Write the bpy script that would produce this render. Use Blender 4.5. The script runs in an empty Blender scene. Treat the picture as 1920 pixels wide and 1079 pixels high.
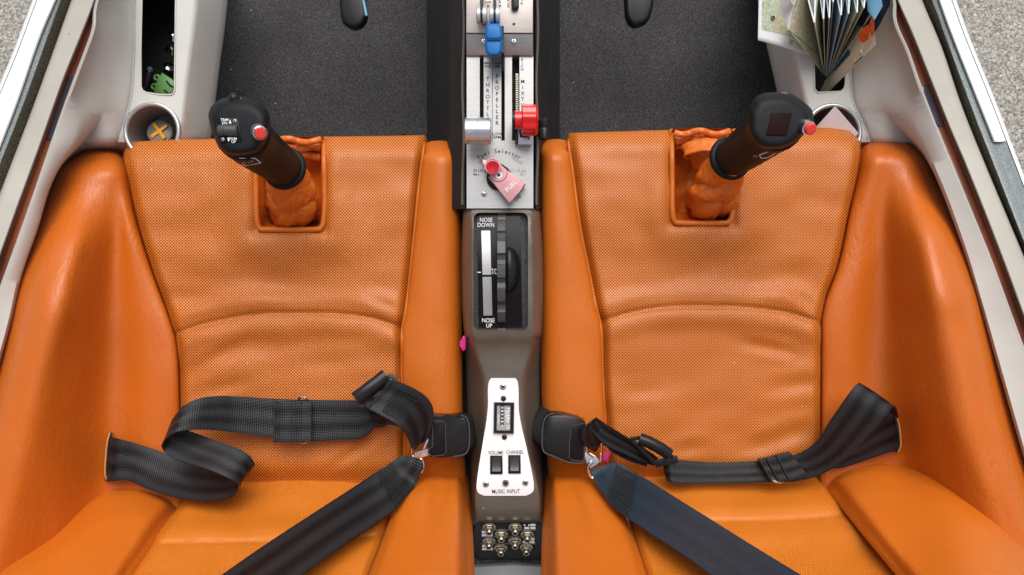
import bpy, bmesh, math, random
from mathutils import Vector, Matrix, noise
from math import radians, pi, sin, cos, exp, sqrt, atan2

random.seed(7)
S = bpy.context.scene
COL = S.collection
TILT = radians(15)            # the seat pans slope: cockpit frame (x right, y forward, z off the seat) -> world
RX = Matrix.Rotation(TILT, 4, 'X')

# ---------------------------------------------------------------- camera
cam_d = bpy.data.cameras.new('camera')
cam = bpy.data.objects.new('camera', cam_d)
COL.objects.link(cam)
cam_d.sensor_fit = 'HORIZONTAL'
cam_d.sensor_width = 36.0
cam_d.lens = 36.0 * 1500 / 1920
cam_d.clip_start = 0.02
cam_d.clip_end = 500
cam.location = RX @ Vector((0, 0, 1))
cam.rotation_euler = (TILT, 0, 0)
S.camera = cam

# ---------------------------------------------------------------- sky, sun, exposure
SUN_EL, SUN_AZ = radians(66), radians(12)       # azimuth from +Y (forward) towards +X
w = bpy.data.worlds.new('World')
S.world = w
w.use_nodes = True
nt = w.node_tree
nt.nodes.clear()
wo = nt.nodes.new('ShaderNodeOutputWorld')
bg = nt.nodes.new('ShaderNodeBackground')
sky = nt.nodes.new('ShaderNodeTexSky')
sky.sky_type = 'NISHITA'
sky.sun_disc = False
sky.sun_elevation = SUN_EL
sky.sun_rotation = SUN_AZ
sky.air_density = 1.0
sky.dust_density = 4.0
sky.ozone_density = 1.0
hs = nt.nodes.new('ShaderNodeHueSaturation')
hs.inputs['Saturation'].default_value = 0.35
nt.links.new(sky.outputs[0], hs.inputs['Color'])
nt.links.new(hs.outputs[0], bg.inputs['Color'])
bg.inputs['Strength'].default_value = 0.115
nt.links.new(bg.outputs[0], wo.inputs['Surface'])

sun_d = bpy.data.lights.new('sun', 'SUN')
sun = bpy.data.objects.new('sun', sun_d)
COL.objects.link(sun)
sun_d.energy = 2.1
sun_d.angle = radians(48)
sun_d.color = (1.0, 0.96, 0.9)
sdir = Vector((sin(SUN_AZ) * cos(SUN_EL), cos(SUN_AZ) * cos(SUN_EL), sin(SUN_EL)))
sun.rotation_euler = sdir.to_track_quat('Z', 'Y').to_euler()
sun.location = sdir * 5

S.view_settings.view_transform = 'Standard'
S.view_settings.look = 'None'
S.view_settings.gamma = 1
S.view_settings.exposure = 0.32
S.view_settings.use_curve_mapping = False
S.render.engine = 'CYCLES'
S.cycles.max_bounces = 8

# ---------------------------------------------------------------- geometry helpers
FP, CX, CY = 1500.0, 960.0, 539.5

def Q(px, py, h):
    """point of the cockpit that lies at height h over the seat plane"""
    return Vector(((px - CX) / FP * (1 - h), (CY - py) / FP * (1 - h), h))

def u(n, h=0.0):
    """a length of n picture units at height h, in metres"""
    return n / FP * (1 - h)

BASE = {}

def tagp(o, label=None, cat=None, group=None, kind=None):
    if label: o['label'] = label
    if cat: o['category'] = cat
    if group: o['group'] = group
    if kind: o['kind'] = kind
    return o

def thing(name, label, cat, base, group=None):
    o = bpy.data.objects.new(name, None)
    o.empty_display_size = 0.03
    COL.objects.link(o)
    b = Q(*base)
    o.location = RX @ b
    o.rotation_euler = (TILT, 0, 0)
    BASE[o] = b
    return tagp(o, label, cat, group)

def build(name, bm, mats, parent=None, angle=40, smooth=True, label=None, norm=True):
    """link a bmesh given in cockpit coordinates as one object"""
    if norm:
        bmesh.ops.recalc_face_normals(bm, faces=bm.faces)
    if parent is not None:
        b = BASE[parent]
    else:
        lo = Vector((min(v.co.x for v in bm.verts), min(v.co.y for v in bm.verts), min(v.co.z for v in bm.verts)))
        hi = Vector((max(v.co.x for v in bm.verts), max(v.co.y for v in bm.verts), max(v.co.z for v in bm.verts)))
        b = (lo + hi) / 2
        b.z = lo.z
    bmesh.ops.translate(bm, verts=bm.verts, vec=-b)
    me = bpy.data.meshes.new(name)
    bm.to_mesh(me)
    bm.free()
    if not isinstance(mats, (list, tuple)):
        mats = [mats]
    for m in mats:
        me.materials.append(m)
    if smooth:
        for p in me.polygons:
            p.use_smooth = True
        if angle and angle < 180:
            me.set_sharp_from_angle(angle=radians(angle))
    o = bpy.data.objects.new(name, me)
    COL.objects.link(o)
    BASE[o] = b
    if parent is not None:
        o.parent = parent
    else:
        o.location = RX @ b
        o.rotation_euler = (TILT, 0, 0)
    if label:
        o['label'] = label
    return o

def copy_tree(o, parent=None, offset=Vector((0, 0, 0))):
    c = o.copy()
    COL.objects.link(c)
    BASE[c] = BASE[o]
    if parent is not None:
        c.parent = parent
        c.location = o.location + offset
    else:
        c.location = o.location + RX.to_3x3() @ offset
    for ch in list(o.children):
        copy_tree(ch, c)
    return c

def join(dst, src, mi=None):
    if mi is not None:
        for f in src.faces:
            f.material_index = mi
    me = bpy.data.meshes.new('tmp')
    src.to_mesh(me)
    src.free()
    dst.from_mesh(me)
    bpy.data.meshes.remove(me)

def curve(pts):
    """smooth 1-D table lookup (Hermite with limited slopes)"""
    pts = sorted(pts)
    xs = [p[0] for p in pts]
    ys = [p[1] for p in pts]
    n = len(xs)
    d = [(ys[i + 1] - ys[i]) / (xs[i + 1] - xs[i]) for i in range(n - 1)]
    m = [d[0]] + [(d[i - 1] + d[i]) / 2 if d[i - 1] * d[i] > 0 else 0 for i in range(1, n - 1)] + [d[-1]]
    def f(x):
        if x <= xs[0]: return ys[0] + m[0] * (x - xs[0])
        if x >= xs[-1]: return ys[-1] + m[-1] * (x - xs[-1])
        i = 0
        while x > xs[i + 1]: i += 1
        H = xs[i + 1] - xs[i]
        t = (x - xs[i]) / H
        return ((2*t**3 - 3*t**2 + 1) * ys[i] + (t**3 - 2*t**2 + t) * H * m[i]
                + (-2*t**3 + 3*t**2) * ys[i + 1] + (t**3 - t**2) * H * m[i + 1])
    return f

def cr(pts, n):
    """Catmull-Rom through vectors, n samples per span"""
    P = [Vector(p) for p in pts]
    P = [2 * P[0] - P[1]] + P + [2 * P[-1] - P[-2]]
    out = []
    for i in range(1, len(P) - 2):
        a, b, c, d = P[i - 1], P[i], P[i + 1], P[i + 2]
        for k in range(n):
            t = k / n
            out.append(0.5 * ((2 * b) + (c - a) * t + (2*a - 5*b + 4*c - d) * t*t + (3*b - a - 3*c + d) * t**3))
    out.append(P[-2].copy())
    return out

def G(d, w):
    return exp(-(d / w) ** 2)

def sstep(a, b, x):
    t = min(1, max(0, (x - a) / (b - a)))
    return t * t * (3 - 2 * t)

def grid(fn, ns, nt_, skirt=0.0, uvf=None):
    """surface patch; fn(s,t) -> (px, py, h); stays in picture space until to_space()"""
    bm = bmesh.new()
    uvl = bm.loops.layers.uv.new('UVMap')
    rows = []
    for j in range(nt_ + 1):
        rows.append([bm.verts.new(fn(i / ns, j / nt_)) for i in range(ns + 1)])
    for j in range(nt_):
        for i in range(ns):
            bm.faces.new((rows[j][i], rows[j + 1][i], rows[j + 1][i + 1], rows[j][i + 1]))
    for f in bm.faces:
        for l in f.loops:
            c = l.vert.co
            l[uvl].uv = uvf(c.x, c.y, c.z) if uvf else (c.x / FP, c.y / FP)
    return bm

def to_space(bm, skirt=0.0, floor=None):
    for v in bm.verts:
        v.co = Q(*v.co)
    if skirt:
        e = [e for e in bm.edges if e.is_boundary]
        r = bmesh.ops.extrude_edge_only(bm, edges=e)
        for g in r['geom']:
            if isinstance(g, bmesh.types.BMFace): g.material_index = 1
        vs = [g for g in r['geom'] if isinstance(g, bmesh.types.BMVert)]
        for v in vs:
            if floor is not None: v.co.z = floor
            else: v.co.z -= skirt
    return bm

def cut_hole(bm, poly, depth=None, mi=None):
    """cut a convex polygon (px,py) out of a picture-space grid; returns boundary edges"""
    xs = [p[0] for p in poly]; ys = [p[1] for p in poly]
    cxx, cyy = sum(xs) / len(xs), sum(ys) / len(ys)
    mg = 12
    for i in range(len(poly)):
        a, b = Vector(poly[i]), Vector(poly[(i + 1) % len(poly)])
        d = b - a
        nrm = Vector((d.y, -d.x, 0)).normalized()
        fs = [f for f in bm.faces if min(v.co.x for v in f.verts) < max(xs) + mg and max(v.co.x for v in f.verts) > min(xs) - mg
              and min(v.co.y for v in f.verts) < max(ys) + mg and max(v.co.y for v in f.verts) > min(ys) - mg]
        geom = list(set(fs) | {e for f in fs for e in f.edges} | {v for f in fs for v in f.verts})
        bmesh.ops.bisect_plane(bm, geom=geom, plane_co=Vector((a.x, a.y, 0)), plane_no=nrm, dist=1e-4)
    sgn = 0
    for i in range(len(poly)):
        a, b = poly[i], poly[(i + 1) % len(poly)]
        sgn += a[0] * b[1] - b[0] * a[1]
    def inside(p):
        for i in range(len(poly)):
            a, b = poly[i], poly[(i + 1) % len(poly)]
            cr_ = (b[0] - a[0]) * (p.y - a[1]) - (b[1] - a[1]) * (p.x - a[0])
            if cr_ * sgn < 0: return False
        return True
    dead = [f for f in bm.faces if inside(f.calc_center_median())]
    bmesh.ops.delete(bm, geom=dead, context='FACES')
    return bm

def rrect(x0, y0, x1, y1, r, n=4):
    out = []
    for cx_, cy_, a0 in ((x1 - r, y0 + r, -pi/2), (x1 - r, y1 - r, 0), (x0 + r, y1 - r, pi/2), (x0 + r, y0 + r, pi)):
        for k in range(n + 1):
            a = a0 + k / n * pi / 2
            out.append((cx_ + r * cos(a), cy_ + r * sin(a)))
    return out

def circ(cx_, cy_, r, n=28, ry=None):
    ry = ry or r
    return [(cx_ + r * cos(2 * pi * k / n), cy_ + ry * sin(2 * pi * k / n)) for k in range(n)]

def prism(dst, poly, h0, h1, bev=0.0, seg=2, mi=None):
    """plate with the outline poly (px,py, optional own height) at h1, walls straight down to h0"""
    bm = bmesh.new()
    top, bot = [], []
    for p in poly:
        hh = p[2] if len(p) > 2 else h1
        q = Q(p[0], p[1], hh)
        top.append(bm.verts.new(q))
        bot.append(bm.verts.new((q.x, q.y, q.z - (h1 - h0))))
    n = len(poly)
    ft = bm.faces.new(top)
    bm.faces.new(bot[::-1])
    for i in range(n):
        bm.faces.new((top[i], bot[i], bot[(i + 1) % n], top[(i + 1) % n]))
    if bev:
        bmesh.ops.bevel(bm, geom=list(ft.edges), offset=bev, segments=seg, affect='EDGES', profile=0.5)
    bmesh.ops.recalc_face_normals(bm, faces=bm.faces)
    join(dst, bm, mi)

def rbox(dst, c, size, rot=(0, 0, 0), bev=0.0, seg=2, mi=None, taper=None):
    """bevelled box, c a cockpit Vector, size in metres"""
    bm = bmesh.new()
    bmesh.ops.create_cube(bm, size=1)
    for v in bm.verts:
        if taper and v.co.z > 0:
            v.co.x *= taper[0]; v.co.y *= taper[1]
        v.co = Vector((v.co.x * size[0], v.co.y * size[1], v.co.z * size[2]))
    if bev:
        bmesh.ops.bevel(bm, geom=list(bm.edges), offset=bev, segments=seg, affect='EDGES', profile=0.5)
    from mathutils import Euler
    m = Matrix.Translation(c) @ Euler(rot).to_matrix().to_4x4()
    bmesh.ops.transform(bm, matrix=m, verts=bm.verts)
    join(dst, bm, mi)

def lathe(dst, c, axis, prof, n=24, mi=None, lobes=None, cap=True):
    """profile [(r, z)] spun about axis through c"""
    bm = bmesh.new()
    q = Vector(axis).normalized().to_track_quat('Z', 'Y').to_matrix()
    rings = []
    for r, z in prof:
        ring = []
        for k in range(n):
            a = 2 * pi * k / n
            rr = r * (1 + (lobes[1] * cos(lobes[0] * a) if lobes else 0))
            ring.append(bm.verts.new(Vector(c) + q @ Vector((rr * cos(a), rr * sin(a), z))))
        rings.append(ring)
    for i in range(len(rings) - 1):
        for k in range(n):
            bm.faces.new((rings[i][k], rings[i][(k + 1) % n], rings[i + 1][(k + 1) % n], rings[i + 1][k]))
    if cap:
        bm.faces.new(rings[0][::-1])
        bm.faces.new(rings[-1])
    join(dst, bm, mi)

def tube(dst, pts, rad, n=10, mi=None, closed=False, flat=None):
    """tube through cockpit vectors with radius (number or list); flat=(a,b) scales the two cross axes"""
    bm = bmesh.new()
    P = [Vector(p) for p in pts]
    m = len(P)
    rings = []
    up = Vector((0, 0, 1))
    prev = None
    for i in range(m):
        if closed: t = P[(i + 1) % m] - P[i - 1]
        else: t = P[min(i + 1, m - 1)] - P[max(i - 1, 0)]
        t.normalize()
        if prev is None:
            a = t.cross(up)
            if a.length < 0.05: a = t.cross(Vector((0, 1, 0)))
        else:
            a = prev - t * prev.dot(t)
        a.normalize(); prev = a
        b = t.cross(a)
        r = rad[i] if isinstance(rad, (list, tuple)) else rad
        fa, fb = flat or (1, 1)
        rings.append([bm.verts.new(P[i] + (a * cos(2*pi*k/n) * fa + b * sin(2*pi*k/n) * fb) * r) for k in range(n)])
    for i in range(m if closed else m - 1):
        A, B = rings[i], rings[(i + 1) % m]
        for k in range(n):
            bm.faces.new((A[k], A[(k + 1) % n], B[(k + 1) % n], B[k]))
    if not closed:
        bm.faces.new(rings[0][::-1]); bm.faces.new(rings[-1])
    join(dst, bm, mi)

def ribbon(dst, st, n=8, nc=6, thick=0.0016, camber=0.0, mi=None):
    """webbing: stations ((ax,ay,ah),(bx,by,bh)) give the two edges"""
    A = cr([Q(*s[0]) for s in st], n)
    B = cr([Q(*s[1]) for s in st], n)
    bm = bmesh.new()
    uvl = bm.loops.layers.uv.new('UVMap')
    uvd = {}
    L = 0
    rows = []
    N = len(A)
    cen = [(A[i] + B[i]) / 2 for i in range(N)]
    for i in range(N):
        if i: L += (cen[i] - cen[i - 1]).length
        t = (cen[min(i + 1, N - 1)] - cen[max(i - 1, 0)]).normalized()
        nn = t.cross(B[i] - A[i])
        if nn.length: nn.normalize()
        row = []
        for k in range(nc + 1):
            s = k / nc
            for sd in (0, 1):
                v = bm.verts.new(A[i].lerp(B[i], s) + nn * (camber * 4 * s * (1 - s) + (thick / 2 if sd else -thick / 2)))
                uvd[v] = (s, L)
                row.append(v)
        rows.append(row)
    def q(a, b, c, d):
        f = bm.faces.new((a, b, c, d))
        for l in f.loops: l[uvl].uv = uvd[l.vert]
    for i in range(N - 1):
        r0, r1 = rows[i], rows[i + 1]
        for k in range(nc):
            for sd in (0, 1):
                q(r0[2*k + sd], r1[2*k + sd], r1[2*k + 2 + sd], r0[2*k + 2 + sd])
        q(r0[0], r0[1], r1[1], r1[0]); q(r0[2*nc], r1[2*nc], r1[2*nc+1], r0[2*nc+1])
    for r in (rows[0], rows[-1]):
        for k in range(nc): q(r[2*k], r[2*k+2], r[2*k+3], r[2*k+1])
    bmesh.ops.recalc_face_normals(bm, faces=bm.faces)
    join(dst, bm, mi)

def text(dst, body, px, py, h, cap, rot=0.0, align='CENTER', sx=1.0, bold=0.0, mi=None, tiltx=0.0, spacing=1.0):
    """lettering; cap = capital height in picture units, rot counter-clockwise degrees"""
    cu = bpy.data.curves.new('t', 'FONT')
    cu.body = body
    cu.align_x = align
    cu.align_y = 'CENTER'
    cu.size = 1.0
    cu.space_character = spacing
    cu.offset = bold
    cu.resolution_u = 3
    ob = bpy.data.objects.new('t', cu)
    me = ob.to_mesh()
    bm = bmesh.new()
    bm.from_mesh(me)
    ob.to_mesh_clear()
    bpy.data.objects.remove(ob)
    bpy.data.curves.remove(cu)
    k = u(cap, h) / 0.69
    m = (Matrix.Translation(Q(px, py, h)) @ Matrix.Rotation(radians(rot), 4, 'Z') @ Matrix.Rotation(tiltx, 4, 'X')
         @ Matrix.Diagonal((k * sx, k, k, 1)))
    bmesh.ops.transform(bm, matrix=m, verts=bm.verts)
    join(dst, bm, mi)

# ---------------------------------------------------------------- materials
class NT:
    def __init__(s, name):
        s.m = bpy.data.materials.new(name)
        s.m.use_nodes = True
        s.t = s.m.node_tree
        s.b = s.t.nodes['Principled BSDF']
        s.tc = s.t.nodes.new('ShaderNodeTexCoord')
    def n(s, ty, **kw):
        x = s.t.nodes.new(ty)
        for k, v in kw.items(): setattr(x, k, v)
        return x
    def l(s, a, b): s.t.links.new(a, b)
    def mapping(s, scale=(1, 1, 1), src='Object', rot=(0, 0, 0)):
        m = s.n('ShaderNodeMapping')
        m.inputs['Scale'].default_value = scale
        m.inputs['Rotation'].default_value = rot
        s.l(s.tc.outputs[src], m.inputs['Vector'])
        return m.outputs[0]
    def noise(s, scale, detail=3, rough=.55, vec=None, stretch=(1, 1, 1), rot=(0, 0, 0)):
        x = s.n('ShaderNodeTexNoise')
        x.inputs['Scale'].default_value = scale
        x.inputs['Detail'].default_value = detail
        x.inputs['Roughness'].default_value = rough
        s.l(vec if vec is not None else s.mapping(stretch, rot=rot), x.inputs['Vector'])
        return x.outputs['Fac']
    def vor(s, scale, feature='F1', stretch=(1, 1, 1), out='Distance'):
        x = s.n('ShaderNodeTexVoronoi', feature=feature)
        x.inputs['Scale'].default_value = scale
        s.l(s.mapping(stretch), x.inputs['Vector'])
        return x.outputs[out]
    def ramp(s, fac, stops):
        r = s.n('ShaderNodeValToRGB')
        e = r.color_ramp.elements
        while len(e) < len(stops): e.new(0.5)
        for el, (p, c) in zip(e, stops):
            el.position = p
            el.color = (*c, 1) if len(c) == 3 else c
        s.l(fac, r.inputs[0])
        return r.outputs[0]
    def math(s, op, a, b=None, c=None):
        x = s.n('ShaderNodeMath', operation=op)
        for i, v in enumerate((a, b, c)):
            if v is None: continue
            if isinstance(v, (int, float)): x.inputs[i].default_value = v
            else: s.l(v, x.inputs[i])
        return x.outputs[0]
    def mix(s, fac, a, b):
        x = s.n('ShaderNodeMix', data_type='RGBA')
        for i, v in ((0, fac), (6, a), (7, b)):
            if isinstance(v, (int, float)): x.inputs[i].default_value = v
            elif isinstance(v, tuple): x.inputs[i].default_value = (*v, 1)
            else: s.l(v, x.inputs[i])
        return x.outputs[2]
    def specks(s, col, scale, size, keep, speck):
        v = s.n('ShaderNodeTexVoronoi'); v.inputs['Scale'].default_value = scale
        s.l(s.mapping(), v.inputs['Vector'])
        sep = s.n('ShaderNodeSeparateColor'); s.l(v.outputs['Color'], sep.inputs[0])
        m = s.math('MULTIPLY', s.math('LESS_THAN', v.outputs['Distance'], size), s.math('GREATER_THAN', sep.outputs[0], keep))
        return s.mix(m, col, speck)
    def bump(s, height, strength, dist, prev=None):
        x = s.n('ShaderNodeBump')
        x.inputs['Strength'].default_value = strength
        x.inputs['Distance'].default_value = dist
        s.l(height, x.inputs['Height'])
        if prev is not None: s.l(prev, x.inputs['Normal'])
        return x.outputs[0]
    def set(s, **kw):
        for k, v in kw.items():
            i = s.b.inputs[k.replace('_', ' ')]
            if isinstance(v, (int, float)): i.default_value = v
            elif isinstance(v, tuple): i.default_value = (*v, 1) if len(v) == 3 and i.type == 'RGBA' else v
            else: s.l(v, i)
        return s

def plain(name, col, rough=.5, metal=0., var=.12, vs=25., bump=0., bs=400., bd=.0005, spec=.5, coat=0., stretch=(1, 1, 1), rv=.08, bstretch=(1, 1, 1), dirt=None):
    a = NT(name)
    f = a.noise(vs, 4, .6, stretch=stretch)
    lo = tuple(c * (1 - var) for c in col)
    hi = tuple(min(1, c * (1 + var)) for c in col)
    c0 = a.ramp(f, [(.3, lo), (.7, hi)])
    if dirt: c0 = a.specks(c0, *dirt)
    a.set(Base_Color=c0, Metallic=metal, Specular_IOR_Level=spec, Coat_Weight=coat)
    r = a.noise(vs * 2.3, 3)
    a.set(Roughness=a.math('ADD', a.math('MULTIPLY', a.math('SUBTRACT', r, .5), rv * 2), rough))
    if bump:
        a.set(Normal=a.bump(a.noise(bs, 3, .6, stretch=bstretch), bump, bd))
    return a.m

LEATHER = (0.53, 0.127, 0.008)

def leather(name, perf=False, wrinkle=.25, dots='dark', sp=5.75 / FP, rough=.42, wr_stretch=(5, 1, 1), col=LEATHER, spec=.42, crs=.22):
    a = NT(name)
    v1 = a.noise(9, 4, .6)
    v2 = a.noise(60, 3, .6)
    c = a.mix(v1, tuple(x * .9 for x in col), tuple(x * 1.08 for x in col))
    c = a.mix(a.math('MULTIPLY', v2, .35), c, tuple(x * .8 for x in col))
    grain = a.vor(900)
    nb = a.bump(grain, .12, .0004)
    fold = a.noise(70, 4, .65, stretch=wr_stretch)
    nb = a.bump(fold, wrinkle, .0018, nb)
    rg = a.noise(26, 5, .62, stretch=wr_stretch)
    crease = a.math('MINIMUM', a.math('MULTIPLY', a.math('ABSOLUTE', a.math('SUBTRACT', rg, .5)), 14), 1)
    patch = a.math('MULTIPLY', a.math('SUBTRACT', a.noise(7, 3, .6), .42), 6)
    patch = a.math('MAXIMUM', a.math('MINIMUM', patch, 1), 0)
    nb2 = a.n('ShaderNodeBump'); nb2.inputs['Distance'].default_value = .0016
    a.l(a.math('MULTIPLY', patch, crs), nb2.inputs['Strength']); a.l(crease, nb2.inputs['Height']); a.l(nb, nb2.inputs['Normal'])
    nb = nb2.outputs[0]
    if perf:
        mp = a.n('ShaderNodeMapping')
        mp.inputs['Scale'].default_value = (1 / sp, 1 / sp, 1)
        a.l(a.tc.outputs['UV'], mp.inputs['Vector'])
        def cell(off):
            ad = a.n('ShaderNodeVectorMath', operation='ADD'); a.l(mp.outputs[0], ad.inputs[0]); ad.inputs[1].default_value = (off, off, 0)
            fr = a.n('ShaderNodeVectorMath', operation='FRACTION'); a.l(ad.outputs[0], fr.inputs[0])
            sb = a.n('ShaderNodeVectorMath', operation='SUBTRACT'); a.l(fr.outputs[0], sb.inputs[0]); sb.inputs[1].default_value = (.5, .5, 0)
            mu = a.n('ShaderNodeVectorMath', operation='MULTIPLY'); a.l(sb.outputs[0], mu.inputs[0]); mu.inputs[1].default_value = (1, 1, 0)
            ln = a.n('ShaderNodeVectorMath', operation='LENGTH'); a.l(mu.outputs[0], ln.inputs[0])
            return ln.outputs['Value']
        d = a.math('MINIMUM', cell(0), cell(.5))
        mr = a.n('ShaderNodeMapRange'); mr.inputs['From Min'].default_value = .165; mr.inputs['From Max'].default_value = .27
        a.l(d, mr.inputs['Value'])
        if dots == 'dark':
            c = a.mix(mr.outputs[0], (.075, .013, .003), c)
        else:
            c = a.mix(mr.outputs[0], tuple(min(1, x * k) for x, k in zip(col, (1.4, 2.0, 4))), tuple(x * .92 for x in col))  # hole rims catching light, put into the dot colour
        nb = a.bump(mr.outputs[0], .5, .0006, nb)
    c = a.specks(c, 24, .022, .80, (.70, .42, .22))
    c = a.specks(c, 31, .020, .86, (.10, .03, .01))
    a.set(Base_Color=c, Roughness=a.math('ADD', a.math('MULTIPLY', v2, .16), rough - .08), Specular_IOR_Level=spec, Normal=nb)
    return a.m

M = {}
M['leather'] = leather('orange leather', wrinkle=.22)
M['leather_bolster'] = leather('orange bolster leather', wrinkle=.38, wr_stretch=(3.2, .9, 1.5), crs=.20, col=(.52, .116, .008), rough=.38)
M['leather_boot'] = leather('soft boot leather', wrinkle=.9, wr_stretch=(1, 1, 1), rough=.38, col=(.66, .150, .012), spec=.6, crs=.7)
M['leather_perf'] = leather('perforated leather', perf=True, col=(.66, .185, .020), spec=.5)
M['leather_perf_back'] = leather('perforated back leather', perf=True, dots='light', sp=5.0 / FP, col=(.52, .128, .007))  # light dots stand for the lit rims of the holes
M['raw_edge'] = plain('cut leather edge', (.55, .24, .09), .8)
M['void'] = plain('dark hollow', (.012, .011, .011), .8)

def carpet(name, lo, hi):
    a = NT(name)
    f = a.noise(950, 2, .7)
    g = a.noise(420, 2, .7, stretch=(1, 4, 1))
    g2 = a.noise(420, 2, .7, stretch=(4, 1, 1))
    k = a.math('ADD', a.math('MULTIPLY', f, .4), a.math('MULTIPLY', a.math('ADD', g, g2), .3))
    big = a.noise(14, 3, .6)
    c = a.ramp(k, [(.41, lo), (.50, tuple((x + y) * .22 for x, y in zip(lo, hi))), (.60, hi)])
    c = a.mix(a.math('MULTIPLY', big, .6), c, (.016, .013, .014))
    c = a.specks(c, 38, .045, .86, (.42, .41, .38))
    c = a.specks(c, 17, .05, .80, (.004, .004, .004))
    a.set(Base_Color=c, Roughness=.95, Specular_IOR_Level=.2, Normal=a.bump(k, .9, .003))
    return a.m
M['carpet'] = carpet('charcoal carpet', (.003, .003, .0035), (.205, .20, .205))

def gravel():
    a = NT('pale asphalt')
    v = a.n('ShaderNodeTexVoronoi'); v.inputs['Scale'].default_value = 210
    a.l(a.mapping(), v.inputs['Vector'])
    sep = a.n('ShaderNodeSeparateColor'); a.l(v.outputs['Color'], sep.inputs[0])
    n1 = a.noise(260, 3, .7)
    n2 = a.noise(5, 3, .6)
    k = a.math('ADD', a.math('MULTIPLY', sep.outputs[0], .6), a.math('MULTIPLY', n1, .4))
    c = a.ramp(k, [(.2, (.10, .095, .085)), (.42, (.27, .255, .225)), (.6, (.38, .36, .32)), (.85, (.60, .58, .53))])
    c = a.mix(a.math('MULTIPLY', n2, .3), c, (.25, .24, .21))
    c = a.specks(c, 60, .30, .80, (.16, .15, .13))
    c = a.specks(c, 75, .28, .84, (.60, .58, .52))
    c = a.mix(a.math('MULTIPLY', a.noise(2.2, 3, .6), .35), c, (.20, .19, .17))
    a.set(Base_Color=c, Roughness=.9, Normal=a.bump(k, .8, .006))
    return a.m
M['ground'] = gravel()

M['trim'] = plain('grey cabin trim', (.52, .515, .48), .55, var=.07, vs=12, dirt=(22, .030, .78, (.20, .19, .17)), bump=.15, bs=900, bd=.0003)
M['sill'] = plain('grey sill rail paint', (.42, .395, .345), .5, var=.12, dirt=(26, .030, .80, (.20, .18, .15)), vs=9, bump=.1, bs=700, bd=.0003)
M['stitch'] = plain('trim stitching', (.33, .32, .31), .8)
M['white_hull'] = plain('white gelcoat', (.82, .83, .84), .25, var=.01, coat=.4)
M['hull_line'] = plain('grey hull joint', (.55, .58, .66), .4, var=.02)
M['wood'] = plain('brown lacquered liner', (.19, .048, .021), .25, var=.5, vs=30, stretch=(1, .15, 1), coat=.6)
M['smoke'] = plain('dark violet glass', (.045, .035, .05), .12, coat=.3)

def weave(name, dark, light, scale=420, th=.55, rough=.35):
    a = NT(name)
    ch = a.n('ShaderNodeTexChecker'); ch.inputs['Scale'].default_value = scale
    a.l(a.mapping(rot=(0, 0, radians(28))), ch.inputs['Vector'])
    n1 = a.noise(420, 2, .7)
    k = a.math('MULTIPLY', a.math('ADD', a.math('MULTIPLY', ch.outputs['Fac'], .6), .4), n1)
    c = a.ramp(k, [(.22, dark), (th, light)])
    a.set(Base_Color=c, Roughness=rough, Coat_Weight=.3, Normal=a.bump(k, .4, .001))
    return a.m
M['carbon'] = weave('carbon weave', (.004, .004, .004), (.26, .235, .14), 620, .62)
M['carbon_light'] = weave('pale sealed carbon weave', (.10, .125, .135), (.34, .38, .38), 800, .55, .3)

def brushed(name, col, stretch, rough=.38, metal=.75):
    a = NT(name)
    f = a.noise(60, 4, .7, stretch=stretch)
    a.set(Base_Color=a.ramp(f, [(.3, tuple(c * .86 for c in col)), (.7, col)]), Metallic=metal,
          Roughness=a.math('ADD', a.math('MULTIPLY', f, .2), rough - .1), Normal=a.bump(f, .12, .0004))
    return a.m
M['alu'] = brushed('brushed aluminium', (.44, .44, .44), (1, 14, 1), metal=.6)
M['alu_reflect'] = brushed('upper aluminium panel', (.55, .49, .46), (1, 10, 1), metal=.6)  # pinkish-tan reflection on the aluminium, put into its base colour
M['silver'] = plain('satin silver', (.62, .64, .67), .28, metal=.9, var=.05)
M['lever_silver'] = plain('satin lever silver', (.50, .51, .53), .42, metal=.55, var=.05)
M['chrome'] = plain('bright metal', (.75, .75, .76), .12, metal=1., var=.03)
M['brass'] = plain('dull nickel brass', (.40, .36, .29), .25, metal=.95, var=.15, vs=80)
M['shell'] = plain('bronze grey moulded console', (.130, .112, .090), .38, dirt=(45, .040, .82, (.50, .48, .44)), metal=.25, var=.10, vs=40, bump=.12, bs=900, bd=.0003)
M['shell_dark'] = plain('black console side trim', (.020, .019, .019), .6, var=.2, vs=30, spec=.25, bump=.2, bs=700, bd=.0004)
M['black'] = plain('black plastic', (.010, .010, .011), .32, var=.2, spec=.28, bump=.06, bs=1200, bd=.0002)
M['black_panel'] = plain('black placard', (.008, .006, .008), .3, var=.2, spec=.15)
M['rubber'] = plain('black grip rubber', (.007, .008, .010), .55, var=.15, spec=.2, bump=.15, bs=1500, bd=.0002)
M['wheel'] = plain('dark grey trim wheel', (.052, .054, .058), .42, var=.15, spec=.4)
M['white_ink'] = plain('white ink', (.8, .8, .8), .6, var=.02)
M['black_ink'] = plain('black ink', (.02, .02, .02), .6)
M['grey_ink'] = plain('worn grey ink', (.33, .33, .34), .6)
M['white_plate'] = plain('white painted plate', (.80, .80, .81), .35, var=.02)
M['blue'] = plain('blue lever knob', (.002, .13, .40), .45, spec=.35, var=.06, bump=.1, bs=300, bstretch=(4, 1, 1))
M['red'] = plain('red mixture knob', (.62, .008, .008), .28, var=.06, coat=.3)
M['red_button'] = plain('red push button', (.70, .045, .035), .35, var=.05)
M['pink_metal'] = plain('faded red anodised metal', (.64, .34, .35), .38, metal=.5, var=.08, vs=60)
M['pink_knob'] = plain('dull red cap', (.40, .010, .018), .5, spec=.15, var=.05)
M['meter_face'] = plain('grey meter face', (.30, .31, .31), .4, var=.03)
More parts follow.
